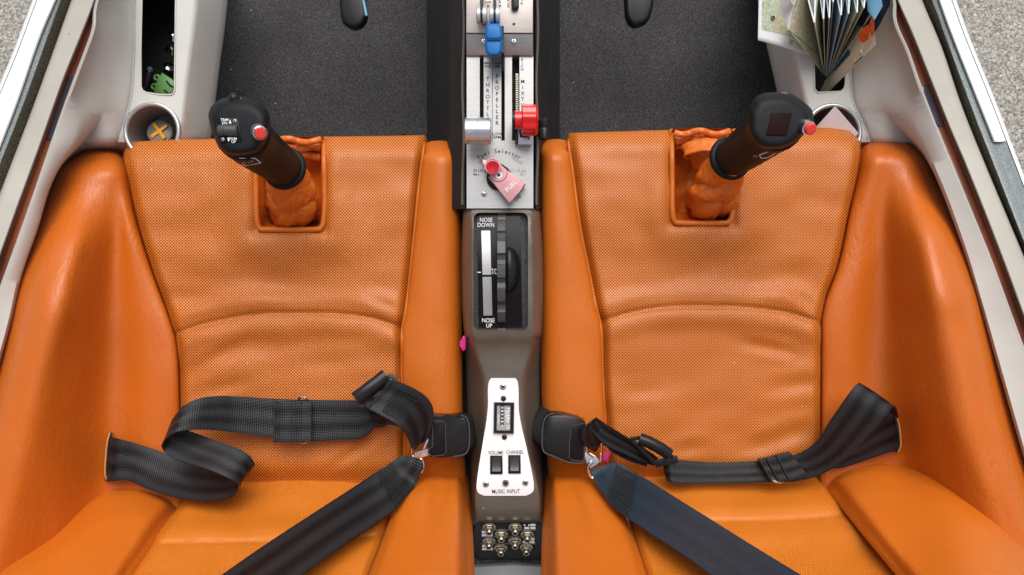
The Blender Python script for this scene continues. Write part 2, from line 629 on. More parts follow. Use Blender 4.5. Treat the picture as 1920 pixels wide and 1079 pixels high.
M['pile'] = plain('black pile edging', (.06, .06, .062), .95, var=.95, vs=700, bump=.9, bs=800, bd=.002)
M['maroon'] = plain('dark maroon cover', (.016, .006, .006), .6, var=.2, spec=.06)
M['grey_button'] = plain('grey button', (.12, .135, .15), .4)
M['card'] = plain('white card', (.82, .82, .84), .6, var=.01)
M['green'] = plain('green plastic', (.12, .30, .09), .4, var=.1)
M['yellow'] = plain('yellow plastic', (.80, .42, .01), .35, var=.05)
M['magenta'] = plain('magenta plastic', (.72, .02, .22), .4)
M['cup'] = plain('grey cup liner', (.20, .20, .195), .45, var=.1)
M['cup_rim'] = plain('silver cup rim', (.50, .52, .53), .28, metal=.7, var=.05)
M['cream'] = plain('cream plastic ruler', (.74, .66, .47), .4, var=.06)
M['blue_disc'] = plain('blue print', (.01, .13, .36), .35)
M['orange_print'] = plain('orange red print', (.75, .08, .01), .35, var=.5, vs=60)
M['navy'] = plain('dark navy folder', (.010, .013, .028), .3, spec=.25)
M['skyblue'] = plain('blue card', (.16, .36, .52), .5)
M['back_grey'] = plain('grey rear panel', (.20, .21, .215), .7, var=.08)

def webbing(name, col, hi, bandk=.5):
    a = NT(name)
    sp = a.n('ShaderNodeSeparateXYZ'); a.l(a.tc.outputs['UV'], sp.inputs[0])
    s, L = sp.outputs[0], sp.outputs[1]
    band = a.math('SINE', a.math('MULTIPLY', s, 2 * pi * 2.5))
    rib = a.math('SINE', a.math('MULTIPLY', L, 2 * pi / .0026))
    fine = a.math('SINE', a.math('MULTIPLY', s, 2 * pi * 26))
    nz = a.noise(120, 3, .6)
    k = a.math('ADD', a.math('MULTIPLY', band, bandk), a.math('ADD', a.math('MULTIPLY', nz, .5), .25))
    c = a.mix(k, col, hi)
    nb = a.bump(rib, .22, .0005)
    nb = a.bump(fine, .25, .0004, nb)
    nb = a.bump(band, .3, .0008, nb)
    a.set(Base_Color=c, Roughness=.33, Specular_IOR_Level=.26, Normal=nb)
    return a.m
M['web'] = webbing('black webbing', (.004, .004, .005), (.017, .018, .021))
M['web_sheen'] = webbing('black webbing with painted sky sheen', (.011, .019, .029), (.016, .031, .047), .2)  # bluish sky sheen on black strap, put into the base colour
M['thread'] = plain('black zigzag thread', (.008, .008, .009), .8, bump=.8, bs=400, bd=.002)

def mapmat():
    a = NT('printed chart paper')
    n1 = a.noise(38, 6, .7)
    n2 = a.noise(80, 4, .7)
    c = a.ramp(n1, [(.25, (.72, .70, .60)), (.42, (.46, .56, .36)), (.5, (.56, .64, .50)), (.58, (.60, .49, .31)), (.7, (.72, .76, .70)), (.85, (.55, .42, .28))])
    v = a.n('ShaderNodeTexVoronoi', feature='DISTANCE_TO_EDGE'); v.inputs['Scale'].default_value = 130
    a.l(a.mapping(), v.inputs['Vector'])
    line = a.math('LESS_THAN', v.outputs['Distance'], .05)
    c = a.mix(a.math('MULTIPLY', line, .32), c, (.08, .09, .08))
    cont = a.math('LESS_THAN', a.math('ABSOLUTE', a.math('SINE', a.math('MULTIPLY', n2, 45))), .22)
    c = a.mix(a.math('MULTIPLY', cont, .34), c, (.16, .14, .10))
    a.set(Base_Color=c, Roughness=.5)
    return a.m
M['map'] = mapmat()
M['map_sea'] = plain('blue chart paper', (.42, .58, .68), .5, var=.12, vs=60)
M['paper'] = plain('white paper', (.78, .80, .82), .6, var=.02)

gl = NT('clear plastic bottle')
gl.set(Base_Color=(.85, .85, .8), Roughness=.08, Transmission_Weight=.85, IOR=1.3)
M['clear'] = gl.m

# ================================================================ SETTING
def ground():
    bm = bmesh.new()
    bmesh.ops.create_grid(bm, x_segments=8, y_segments=8, size=60)
    bmesh.ops.translate(bm, verts=bm.verts, vec=(0, 0, -1.05))
    me = bpy.data.meshes.new('ground'); bm.to_mesh(me); bm.free()
    me.materials.append(M['ground'])
    o = bpy.data.objects.new('ground', me); COL.objects.link(o)
    tagp(o, 'pale speckled asphalt apron beside the aircraft', kind='structure')
ground()

def floor():
    def fn(s, t):
        px, py = 300 + 1320 * s, -260 + 640 * t
        return (px, py, -.30 - .14 * (1 - t) + .004 * noise.noise((px * .012, py * .012, 0)))
    o = build('cockpit_floor', to_space(grid(fn, 60, 30)), M['carpet'])
    tagp(o, 'charcoal woven carpet in the footwells ahead of the seats', kind='structure')
    def fn2(s, t):
        px, py = 860 + 190 * s, 1015 + 49 * t
        return (px, py, -.055 + .012 * t + .002 * noise.noise((px * .05, py * .05, 3)))
    o = build('rear_floor', to_space(grid(fn2, 40, 12), .02), M['carpet'])
    tagp(o, 'strip of charcoal carpet behind the console end', kind='structure')
    def fn3(s, t):
        px, py = 860 + 190 * s, 1062 + 70 * t + 1.5 * sin(9 * s)
        return (px, py, -.035 + .004 * t)
    o = build('rear_wall', to_space(grid(fn3, 20, 8), .04), M['back_grey'])
    tagp(o, 'plain grey panel behind the console at the bottom edge', kind='structure')
floor()

# ---------------------------------------------------------------- hull
hull = thing('aircraft_hull', 'white aircraft hull with black carbon weave frame around the open cockpit', 'aircraft', (960, 540, -.5))
L_sill = curve([(-80, 162), (0, 133), (104, 96), (200, 61), (355, 2), (500, -52), (1150, -290)])
L_line = curve([(-80, 145), (0, 115), (61, 93), (200, 43), (330, -8), (1150, -320)])
L_weave = curve([(-80, 137), (0, 106), (61, 80), (200, 31), (290, -4), (1150, -335)])
L_out = curve([(-80, 94), (0, 61), (111, 19), (156, 0), (500, -135), (1150, -390)])
R_sill = curve([(-80, 1703), (0, 1730), (83, 1765), (200, 1805), (300, 1845), (478, 1920), (1150, 2200)])
R_line = curve([(-80, 1718), (0, 1747), (200, 1820), (320, 1867), (460, 1922), (1150, 2210)])
R_weave = curve([(-80, 1731), (0, 1759), (50, 1777), (200, 1836), (265, 1862), (400, 1915), (1150, 2222)])
R_out = curve([(-80, 1758), (0, 1793), (56, 1813), (200, 1871), (300, 1909), (400, 1948), (1150, 2300)])

def hd(y):
    return -.062 * (1 - sstep(60, 900, y))

def strip(cols, y0, y1, n):
    """lofted strip: cols = [(x curve, h), ...]"""
    m = len(cols) - 1
    def fn(s, t):
        py = y0 + (y1 - y0) * t
        i = round(s * m)
        f, h = cols[i]
        hh = h(py) if callable(h) else h
        return (f(py), py, hh + hd(py))
    return grid(fn, m, n)

def off(f, d):
    return lambda y: f(y) + d
def mixf(f, g, k):
    return lambda y: f(y) * (1 - k) + g(y) * k

for sl, ln, wv, ot, sg, side in ((L_sill, L_line, L_weave, L_out, -1, 'left'), (R_sill, R_line, R_weave, R_out, 1, 'right')):
    b = to_space(strip([(off(sl, -sg * 3), .06), (sl, .098), (mixf(sl, ln, .5), .104), (ln, .112)], -80, 1150, 60))
    build('carbon_frame', b, M['carbon'], hull, label='black carbon weave canopy frame strip on the %s' % side)
    b = to_space(strip([(off(ln, 0), .1135), (off(ln, sg * 1.2), .116), (mixf(ln, wv, .5), .117), (off(wv, sg * .6), .115)], -80, 1150, 60))
    build('sealed_edge', b, M['carbon_light'], hull)
    yb = 262 if side == 'right' else 1150
    cols = [(off(wv, sg * .5), .1), (off(wv, sg * .9), .1185), (off(wv, sg * 4), .1205), (mixf(wv, ot, .5), .118), (off(ot, -sg * 9), .112)]
    if side == 'left':
        b = to_space(strip(cols, -80, 1150, 60))
        build('outer_skin', b, M['white_hull'], hull)
    else:
        def fn(s, t):
            cc = [(.1, .5), (.1185, .9), (.1205, 4), (.119, 9), (.119, 16), (.118, 22), (.117, 27), (.112, 28)]
            i = round(s * 7)
            py = -80 + 346 * t
            if t > .985: py -= 5 * (abs(i - 3.5) / 3.5) ** 3
            h, d = cc[i]
            w_ = (R_out(py) - R_weave(py) - 9) / 28
            return (R_weave(py) + d * w_, py, h + hd(py))
        build('outer_skin', to_space(grid(fn, 7, 60), .004), M['white_hull'], hull)
        b = to_space(strip([(off(wv, .5), .100), (off(wv, 1), .114), (mixf(wv, ot, .5), .1145), (off(ot, -9.5), .111)], 240, 1150, 50))
        build('sealed_edge', b, M['carbon_light'], hull)
    b = to_space(strip([(off(ot, -sg * 9.5), .106), (off(ot, -sg * 8), .111), (off(ot, -sg * 7.6), .1105)], -80, 1150, 60))
    build('skin_joint', b, M['hull_line'], hull)
    b = to_space(strip([(off(ot, -sg * 7.6), .1115), (off(ot, -sg * 3), .110), (ot, .104), (off(ot, -sg * 1), .06), (off(ot, -sg * 10), -.1), (off(ot, -sg * 60), -.4)], -80, 1150, 60))
    build('lower_skin', b, M['white_hull'], hull)

# ---------------------------------------------------------------- side panels
LgO = curve([(-80, 205), (0, 178), (20, 171), (145, 121), (200, 101), (260, 80), (380, 36), (480, 0), (700, -82), (1150, -250)])
LgI = curve([(-80, 205), (0, 178), (20, 173.5), (50, 172), (104, 154), (146, 138), (200, 118), (260, 97), (400, 49), (535, 0), (700, -62), (1150, -225)])
Lbol = curve([(240, 172), (276, 140), (300, 118), (350, 92), (430, 68), (520, 38), (600, 20), (700, -8), (900, -70), (1150, -150)])
Lseam = curve([(-80, 252), (0, 250), (150, 247), (200, 240), (260, 222), (300, 214), (1150, 214)])
Ledge = curve([(-80, 427), (0, 426), (60, 420), (120, 412), (230, 399), (300, 392), (1150, 392)])
RgO = curve([(-80, 1652), (0, 1682), (5, 1684), (61, 1709), (156, 1747), (236, 1779), (306, 1809), (478, 1877), (594, 1920), (800, 2000), (1150, 2130)])
RgI = curve([(-80, 1652), (0, 1681), (39, 1682), (97, 1706), (164, 1729), (239, 1758), (339, 1799), (469, 1853), (654, 1922), (800, 1980), (1150, 2110)])
Rbol = curve([(235, 1690), (256, 1712), (274, 1728), (307, 1746), (450, 1802), (571, 1839), (700, 1876), (860, 1922), (1150, 2010)])
Rseam = curve([(-80, 1590), (0, 1592), (137, 1597), (190, 1602), (245, 1626), (300, 1640), (1150, 1640)])
Redge = curve([(-80, 1402), (0, 1421), (85, 1438), (170, 1457), (250, 1474), (300, 1480), (1150, 1480)])

def side_panel(side):
    if side == 'left':
        sl, gO, gI, bol, seam, edge, sg = L_sill, LgO, LgI, Lbol, Lseam, Ledge, -1
        cup = (286, 246, 50)
        slot = [(268, -50), (330, -50), (327.5, 170), (325.5, 175), (321, 178), (300, 178), (274, 174), (267, 170), (264, 162)]
        lab = 'light grey cabin side panel with dark slot pocket holding a green clip'
        base = (230, 150, -.06)
    else:
        sl, gO, gI, bol, seam, edge, sg = R_sill, RgO, RgI, Rbol, Rseam, Redge, 1
        cup = (1561, 249, 51)
        slot = [(1527, -50), (1588, -50), (1585, 158), (1583, 166), (1577, 172), (1534, 174), (1529, 170), (1527, 164)][::-1]
        lab = 'light grey cabin side panel under the folded chart and ruler'
        base = (1640, 150, -.06)
    i_ = -sg                                              # direction towards the cabin centre
    root = thing('side_panel', lab, 'side panel', base, 'cabin side panels')
    # sill rail between carbon frame and groove
    b = to_space(strip([(off(sl, -sg * 0), .085), (off(sl, i_ * 1.5), .108), (off(sl, i_ * 6), .1155), (off(sl, i_ * 13), .1165), (mixf(sl, gO, .6), .118),
                        (off(gO, -i_ * 2.5), .1175), (gO, .115), (off(gO, i_ * .5), .085)], -80, 1150, 90))
    build('sill_rail', b, M['sill'], root, angle=60)
    # groove liner: a recessed brown strip with a step
    b = to_space(strip([(off(gO, -i_ * 4), .108), (mixf(gO, gI, .30), .108), (mixf(gO, gI, .34), .104), (off(gI, i_ * 5), .103)], -80, 1150, 60))
    build('groove_liner', b, M['wood'], root, angle=20)
    bm = bmesh.new()                                      # glass tongue lying in the groove
    ya, yb = (143, 262) if side == 'left' else (160, 236)
    pl = []
    for k in range(13):
        y = ya + (yb - ya) * k / 12
        pl.append((gI(y) + (gO(y) - gI(y)) * (.64 if k else .6), y, .1062 + hd(y)))
    for k in range(13):
        y = yb - (yb - ya) * k / 12
        pl.append((gI(y) - i_ * -.5, y, .1062 + hd(y)))
    prism(bm, pl, .1025, .1062, .0008)
    build('groove_glass', bm, M['smoke'], root)
    # inner panel
    def fn(s, t):
        py = -80 + 1230 * t
        k = sstep(160, 330, py)
        W = .78 if side == 'left' else .66
        g, b_, sm, ed = gI(py), bol(py), seam(py), edge(py)
        sp = sm - g
        lo = -.10 * sstep(262, 310, py)
        e_ = hd(py)
        cols = [(g, .085 + e_), (g + i_ * .6, .112 + e_), (g + i_ * 3, .1165 + e_), (g + i_ * 7, .115 + e_),
                (g + sp * .13 * (1 - k) + (b_ - g - i_ * 7 + i_ * 3) * k if k < 1 else b_ - i_ * 4, .038 * (1 - k) + (.105 + e_) * k),
                ((g + sp * .34) * (1 - k) + (b_ + i_ * 2) * k, .022 * (1 - k) + (.095 + e_) * k),
                ((g + sp * .6) * (1 - k) + (b_ + i_ * 5) * k, .002 * (1 - k) - .03 * k),
                ((g + sp * .82) * (1 - k) + (b_ + i_ * 30) * k, -.014 + lo),
                (sm - i_ * 7, -.022 + lo), (sm - i_ * 1.5, -.0262 + lo), (sm, -.0282 + lo), (sm + i_ * 2, -.0265 + lo), (sm + i_ * 8, -.027 + lo)]
        n1 = 6
        for q in range(1, n1 + 1):
            f = q / n1
            cols.append((sm + i_ * 8 + (ed - i_ * 84 * W - sm - i_ * 8) * f, -.027 - .002 * f + lo))
        cols += [(ed - i_ * 76 * W, -.0305 + lo), (ed - i_ * 68 * W, -.036 + lo), (ed - i_ * 42 * W, -.060 + lo), (ed - i_ * 15 * W, -.085 + lo), (ed - i_ * 3, -.098 + lo), (ed, -.112 + lo), (ed + i_ * 1, -.45)]
        i = round(s * (len(cols) - 1))
        x, h = cols[i]
        return (x, py, h)
    b = grid(fn, 25, 110)
    hole = circ(cup[0], cup[1], cup[2], 30)
    cut_hole(b, hole)
    cut_hole(b, slot)
    to_space(b)
    build('trim_shell', b, M['trim'], root, angle=50)
    # the slot's dark box
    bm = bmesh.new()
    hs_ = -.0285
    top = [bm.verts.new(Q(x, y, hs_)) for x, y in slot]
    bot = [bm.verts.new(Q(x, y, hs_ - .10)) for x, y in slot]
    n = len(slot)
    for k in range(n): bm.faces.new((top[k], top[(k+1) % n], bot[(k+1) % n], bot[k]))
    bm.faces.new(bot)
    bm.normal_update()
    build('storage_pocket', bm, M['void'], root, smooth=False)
    bm = bmesh.new()
    tube(bm, [Q(x, y, hs_ + .0005) for x, y in slot], .0011, 6, closed=True)
    build('pocket_edge', bm, M['trim'], root)
    # cup holder
    bm = bmesh.new()
    c = Q(cup[0], cup[1], -.0285)
    r = u(cup[2], -.0285)
    lathe(bm, c, (0, 0, 1), [(r - .0012, .000), (r * .97, -.025), (r * .92, -.055), (r * .84, -.062), (.0005, -.063)], 40, cap=False)
    cupo = build('cup_holder', bm, M['cup'], root, angle=60, norm=False)
    bm = bmesh.new()
    tube(bm, [c + Vector((r * cos(a * pi / 24), r * sin(a * pi / 24), .001)) for a in range(48)], .0030, 10, closed=True)
    build('rim', bm, M['cup_rim'], cupo)
    # stitching along the seam
    bm = bmesh.new()
    y = -20.0
    while y < (235 if side == 'left' else 262):
        x = seam(y) + i_ * 3.2
        x2 = seam(y + 2.6) + i_ * 3.2
        tube(bm, [Q(x, y, -.0262), Q(x2, y + 2.6, -.0262)], .0006, 5)
        y += 5.0
    build('stitching', bm, M['stitch'], root)
    return root
side_panel('left')
side_panel('right')

# ================================================================ SEATS
def edge_dist_rect(px, py, r):
    x0, y0, x1, y1 = r
    dx = max(x0 - px, 0, px - x1); dy = max(y0 - py, 0, py - y1)
    return sqrt(dx * dx + dy * dy)

CREASES = {
    'left': [((300, 560), (420, 560), 14, .0016), ((430, 660), (620, 640), 16, .0014), ((345, 700), (470, 640), 12, .0018), ((600, 890), (735, 800), 9, .0016),
             ((420, 520), (640, 545), 26, .0028), ((540, 690), (730, 665), 14, .0012), ((350, 745), (480, 710), 12, .0015), ((690, 560), (755, 585), 9, .002)],
    'right': [((1180, 545), (1330, 538), 22, .0022), ((1330, 538), (1520, 520), 22, .0022), ((1380, 640), (1500, 665), 10, .0020), ((1430, 730), (1560, 715), 14, .002),
              ((1160, 740), (1250, 730), 12, .0012), ((1380, 850), (1530, 800), 14, .002), ((1250, 850), (1330, 835), 12, .002), ((1480, 545), (1545, 590), 9, .002)],
}

def seg_d(px, py, a, b):
    vx, vy = b[0] - a[0], b[1] - a[1]
    t = max(0, min(1, ((px - a[0]) * vx + (py - a[1]) * vy) / (vx * vx + vy * vy)))
    return sqrt((px - a[0] - vx * t) ** 2 + (py - a[1] - vy * t) ** 2), t

SEAT = {
    'left': dict(
        xl=curve([(250, 262), (268, 243), (290, 231), (330, 239), (430, 262), (520, 290), (610, 322), (640, 330), (740, 336), (840, 337), (930, 342)]),
        xr=curve([(250, 797), (330, 786), (480, 771), (590, 758), (620, 752), (700, 752), (760, 757), (850, 757), (930, 750)]),
        yt=curve([(232, 284), (255, 271), (300, 265), (400, 261), (600, 257), (800, 254)]),
        seam=curve([(320, 632), (350, 619), (420, 600), (520, 588), (600, 588), (700, 598), (755, 616)]),
        ybot=908, hole=(479, 262, 608, 431), base=(530, 700, -.12)),
    'right': dict(
        xl=curve([(240, 1067), (258, 1067), (320, 1075), (430, 1090), (520, 1108), (580, 1120), (605, 1127), (700, 1131), (790, 1136), (850, 1140), (930, 1142)]),
        xr=curve([(240, 1596), (252, 1606), (270, 1614), (300, 1612), (400, 1591), (500, 1570), (570, 1546), (610, 1540), (700, 1540), (790, 1540), (930, 1536)]),
        yt=curve([(1060, 250), (1150, 247), (1300, 243), (1500, 240), (1580, 244), (1612, 256)]),
        seam=curve([(1120, 605), (1200, 583), (1300, 574), (1400, 577), (1480, 588), (1545, 608)]),
        ybot=900, hole=(1259, 247, 1374, 419), base=(1340, 700, -.12)),
}

def ch(side, px, py):
    """height of the seat cushion"""
    d = SEAT[side]
    dl, dr = px - d['xl'](py), d['xr'](py) - px
    dt, db = py - d['yt'](px), d['ybot'] - py
    h = .004
    for e, w_, a in ((dl, 9, .015), (dr, 8, .014)):
        e = max(e, 0); h -= a * G(e, w_)
    h -= .024 * max(0, 1 - max(dt, 0) / 46) ** 2.4
    h -= .016 * G(max(db, 0), 22)
    sm = d['seam'](px) - py
    h -= .0045 * G(sm, 4.5)
    h += .0050 * G(sm + 24, 20) + .0038 * G(sm - 26, 18) - .0030 * G(sm - 70, 32)
    r = edge_dist_rect(px, py, d['hole'])
    h += .006 * G(r - 22, 30) - .004 * G(r, 9)
    h += .0042 * noise.noise((px * .0065, py * .009, 1.3 if side == 'left' else 5.1)) + .0024 * noise.noise((px * .014, py * .022, 2.1))
    for a, b, w_, am in CREASES[side]:
        q, t = seg_d(px, py, a, b)
        am *= .9
        h -= am * G(q, w_) * sin(pi * min(1, max(0, t * .9 + .05)))
        h += am * .7 * G(q - w_ * 1.8, w_) * sin(pi * min(1, max(0, t * .9 + .05)))
    return h

BOL = {
    'left': dict(sg=-1, seam=SEAT['left']['xl'],
        valley=curve([(260, 200), (350, 214), (430, 216), (520, 211), (600, 208), (700, 207), (900, 205), (1150, 200)]),
        ridge=curve([(260, 175), (300, 166), (350, 156), (430, 138), (520, 116), (600, 97), (700, 68), (800, 42), (900, 15), (1000, -15), (1150, -60)]),
        edge=Lbol, y0=277, yc=lambda x: 9 * ((x - 185) / 48) ** 2),
    'right': dict(sg=1, seam=SEAT['right']['xr'],
        valley=curve([(240, 1668), (330, 1660), (400, 1657), (570, 1657), (660, 1653), (760, 1660), (900, 1690), (1150, 1700)]),
        ridge=curve([(240, 1690), (300, 1697), (339, 1708), (478, 1745), (600, 1772), (700, 1797), (800, 1818), (900, 1850), (1150, 1940)]),
        edge=Rbol, y0=252, yc=lambda x: 9 * ((x - 1672) / 58) ** 2),
}

def bolster_row(side, py):
    b = BOL[side]
    sg = b['sg']
    k = sstep(b['y0'] - 40, b['y0'] + 330, py)
    hr = .010 + .096 * k + .00004 * max(0, py - 600)
    hv = .008 - .006 * k
    he = hr - .028 - .006 * k
    x0, xv, xr, xe = b['seam'](py), b['valley'](py), b['ridge'](py), b['edge'](py)
    c = [(x0 - sg * 14, -.03), (x0 - sg * 1, -.020), (x0 + sg * 6, .000), (x0 + (xv - x0) * .45, .009 * (1 - .3 * k)), (x0 + (xv - x0) * .85, hv),
         (xv + (xr - xv) * .12, hv + .12 * (hr - hv)), (xv + (xr - xv) * .5, hv + .60 * (hr - hv)), (xv + (xr - xv) * .85, hv + .95 * (hr - hv)),
         (xr + (xe - xr) * .25, hr + .001), (xr + (xe - xr) * .62, hr - .009), (xe - sg * 2, he), (xe, he - .02), (xe, he - .10)]
    return c

def bolster_h(side, px, py):
    c = bolster_row(side, py)
    sg = BOL[side]['sg']
    for (xa, ha), (xb, hb) in zip(c[1:-2], c[2:-1]):
        if (px - xa) * (px - xb) <= 0 and xa != xb:
            t = (px - xa) / (xb - xa)
            return ha + (hb - ha) * t
    return 0

def make_seat(side, label):
    d = SEAT[side]
    root = thing('cockpit_seat', label, 'seat', d['base'], 'aircraft seats')
    x0, y0, x1, y1 = d['hole']
    ytop = min(d['yt'](x0), d['yt'](x1)) - 4
    # ---- seat cushion with the stick cut-out
    def fn(s, t):
        yn = 240 + (d['ybot'] + 8 - 240) * t
        xa, xb = d['xl'](yn), d['xr'](yn)
        px = xa + (xb - xa) * s
        yt = d['yt'](px)
        py = yt + (d['ybot'] + 8 - yt) * t
        xa, xb = d['xl'](py), d['xr'](py)
        px = xa + (xb - xa) * s
        return (px, py, ch(side, px, py))
    b = grid(fn, 130, 160)
    cut_hole(b, rrect(x0, y0 - 30, x1, y1, 9, 4))
    to_space(b, .035)
    build('seat_cushion', b, [M['leather_perf'], M['leather']], root, angle=180)
    # ---- stitched ridge seam across the cushion
    bm = bmesh.new()
    sx0, sx1 = (326, 753) if side == 'left' else (1128, 1540)
    k = sx0
    while k < sx1:
        ya, yb = d['seam'](k), d['seam'](k + 3)
        tube(bm, [Q(k, ya, ch(side, k, ya) + .0006), Q(k + 3, yb, ch(side, k + 3, yb) + .0006)], .0007, 5)
        k += 5.2
    build('seam_stitching', bm, M['raw_edge'], root)
    # ---- piping round the cut-out
    bm = bmesh.new()
    P = []
    hh = lambda x, y: ch(side, x, max(y, d['yt'](x) + 1)) + .003
    for (x, y) in [(x0, ytop + 8), (x0, y0 + 40), (x0 + 1, y0 + 90), (x0 + 2, y1 - 25), (x0 + 7, y1 - 4), (x0 + 22, y1), (x1 - 22, y1), (x1 - 6, y1 - 4), (x1 - 1, y1 - 25), (x1, y0 + 90), (x1, y0 + 40), (x1, ytop + 8)]:
        P.append(Q(x + 1.2 * noise.noise((x * .03, y * .03, 9)), y, hh(x, y)))
    tube(bm, cr(P, 8), u(5.2), 12)
    build('piping', bm, M['leather'], root, angle=180)
    # ---- pocket well below the cut-out: walls, folds, floor
    bm = bmesh.new()
    ring0 = rrect(x0 - 1, y0 - 6, x1 + 1, y1 + 1, 9, 4)
    dense = []
    for k in range(len(ring0)):
        a_, b2_ = Vector(ring0[k]), Vector(ring0[(k + 1) % len(ring0)])
        m_ = max(1, int((b2_ - a_).length / 6))
        dense += [tuple(a_.lerp(b2_, q / m_)) for q in range(m_)]
    ring0 = dense
    levels = [(0, -.004), (.03, -.012), (.07, -.014), (.10, -.03), (.13, -.05), (.5, -.062), (.97, -.066)]
    cxx, cyy = (x0 + x1) / 2, (y0 + y1) / 2
    rings = []
    for f, h in levels:
        ring = []
        for k, (x, y) in enumerate(ring0):
            X, Y = x + (cxx - x) * f, y + (cyy - y) * f
            j = .004 * noise.noise((X * .06, Y * .06, 4)) * (1 if h < -.01 else 0)
            ring.append(bm.verts.new(Q(X, Y, h + j)))
        rings.append(ring)
    n = len(ring0)
    for a, c in zip(rings, rings[1:]):
        for k in range(n): bm.faces.new((a[k], a[(k+1) % n], c[(k+1) % n], c[k]))
    bm.faces.new(rings[-1])
    build('stick_well', bm, M['leather_boot'], root, angle=180)
    # ---- front lip of the well: soft folds of leather
    bm = bmesh.new()
    for q, (yy, hq, r) in enumerate(((y0 + 2, .000, 5.5), (y0 + 15, -.012, 8), (y0 + 29, -.022, 8))):
        pts = [Q(x0 + 6 + (x1 - x0 - 12) * k / 8, yy + 3.5 * sin(k * 1.3 + q * 2) , hq + .003 * sin(k * 2.1 + q)) for k in range(9)]
        tube(bm, cr(pts, 5), u(r), 10, flat=(1.1, .8))
    build('leather_fold', bm, M['leather_boot'], root, angle=180)

    # ---- outer bolster of the seat pan
    b_ = BOL[side]
    NB = 120
    def rowpts(py):
        return cr([(x, h, 0) for x, h in bolster_row(side, py)], 5)
    cache = {}
    def fnb(s, t):
        py = b_['y0'] + (1150 - b_['y0']) * t ** 1.15
        if t not in cache: cache[t] = rowpts(py)
        R = cache[t]
        i = round(s * (len(R) - 1))
        x, h = R[i].x, R[i].y
        k2 = sstep(b_['y0'], b_['y0'] + 190, py)
        if h > -.026 and k2 < 1:
            xs_, xe_ = b_['seam'](py), b_['edge'](py)
            v_ = abs(x - (xs_ + xe_) / 2) / abs(xe_ - xs_) * 2
            h = h * k2 + (1 - k2) * (.014 - .034 * min(1.1, v_) ** 4)
        k = max(0, 1 - (py - b_['y0']) / 60)
        h -= .075 * k ** 2.6
        yo = b_['yc'](x) * k ** 2 if k else 0
        h += .0012 * noise.noise((x * .02, py * .012, 3)) + .0022 * noise.noise((x * .01, py * .006, 8))
        # long creases in the leather of the wall
        for cx_, am, ww in ((.38, .0010, 4), (.56, .0010, 4), (.74, .0014, 4), (.82, .0014, 3.5), (.9, .0012, 3.5)):
            xc = b_['valley'](py) + (b_['edge'](py) - b_['valley'](py)) * cx_ + 7 * noise.noise((py * .006, cx_ * 9, 2))
            h -= am * G(x - xc, ww) * sstep(-.1, .5, noise.noise((py * .004, cx_ * 17, 6)))
        return (x, py + yo, h)
    npt = len(rowpts(400)) - 1
    bb = to_space(grid(fnb, npt, NB))
    build('seat_bolster', bb, M['leather_bolster'], root, angle=180)

    # ---- inner bolster beside the console
    if side == 'left':
        xi, xo, sg = d['xr'], curve([(262, 852), (275, 860), (300, 862), (500, 866), (700, 867), (800, 868), (920, 876)]), 1
        yt2, yb2 = 264, 905
    else:
        xi, xo, sg = d['xl'], curve([(258, 1022), (272, 1012), (300, 1010), (500, 1013), (700, 1014), (760, 1016), (800, 1020), (920, 1030)]), -1
        yt2, yb2 = 261, 905
    def fni(s, t):
        py = yt2 + (yb2 - yt2) * t
        a, c = xi(py), xo(py)
        cols = cr([(a - sg * 12, -.03, 0), (a, -.012, 0), (a + sg * 5, .002, 0), (a + (c - a) * .3, .010, 0), (a + (c - a) * .62, .011, 0), (a + (c - a) * .86, .003, 0),
                   (c - sg * 3, -.012, 0), (c, -.03, 0), (c, -.09, 0)], 4)
        p = cols[round(s * (len(cols) - 1))]
        k = max(0, 1 - (py - yt2) / 42)
        h = p.y - .055 * k ** 2.5 - .02 * sstep(840, 900, py)
        h += .0016 * noise.noise((p.x * .02, py * .01, 12))
        return (p.x, py + 5 * k * k * (((p.x - (a + c) / 2) / (c - a) * 2) ** 2), h)
    build('seat_bolster', to_space(grid(fni, 32, 90)), M['leather'], root, angle=180)
    # piping between cushion and inner bolster
    bm = bmesh.new()
    pts = [Q(xi(y) + sg * 1.5, y, ch(side, xi(y) - sg * 2, y) + .005 if y > d['yt'](xi(y)) + 40 else -.022 + .0006 * (y - d['yt'](xi(y)))) for y in range(int(d['yt'](xi(280)) + 14), 880, 14)]
    tube(bm, pts, u(3.0), 8)
    build('piping', bm, M['leather'], root, angle=180)

    # ---- backrest: perforated centre
    if side == 'left':
        bl = curve([(890, 322), (915, 338), (935, 341), (985, 306), (1079, 241), (1150, 190)])
        br = curve([(890, 775), (905, 757), (950, 737), (1000, 720), (1079, 690), (1150, 660)])
        sy = curve([(240, 1022), (300, 1018), (500, 1014), (620, 1010), (720, 1004)])
        yc0 = 904
    else:
        bl = curve([(885, 1105), (905, 1128), (975, 1178), (1000, 1188), (1079, 1214), (1150, 1240)])
        br = curve([(885, 1532), (895, 1540), (960, 1592), (1079, 1690), (1150, 1752)])
        sy = curve([(1180, 978), (1350, 976), (1500, 972), (1590, 964), (1650, 962)])
        yc0 = 893
    def fnk(s, t):
        py = yc0 - 8 + (1290 - yc0) * t
        a, c = bl(py), br(py)
        px = a + (c - a) * s
        dd = py - yc0
        h = -.012 + .155 * dd / 174
        h -= .012 * G(max(px - a, 0), 9) + .012 * G(max(c - px, 0), 9)
        q = py - sy(px)
        h += .007 * G(q + 22, 20) - .003 * G(q - 1, 4) + .003 * G(q - 30, 25)
        h += .003 * noise.noise((px * .02, py * .02, 7)) + .004 * noise.noise((px * .008, py * .012, 17))
        return (px, py, h)
    build('backrest_cushion', to_space(grid(fnk, 90, 110), .02), [M['leather_perf_back'], M['leather']], root, angle=180)

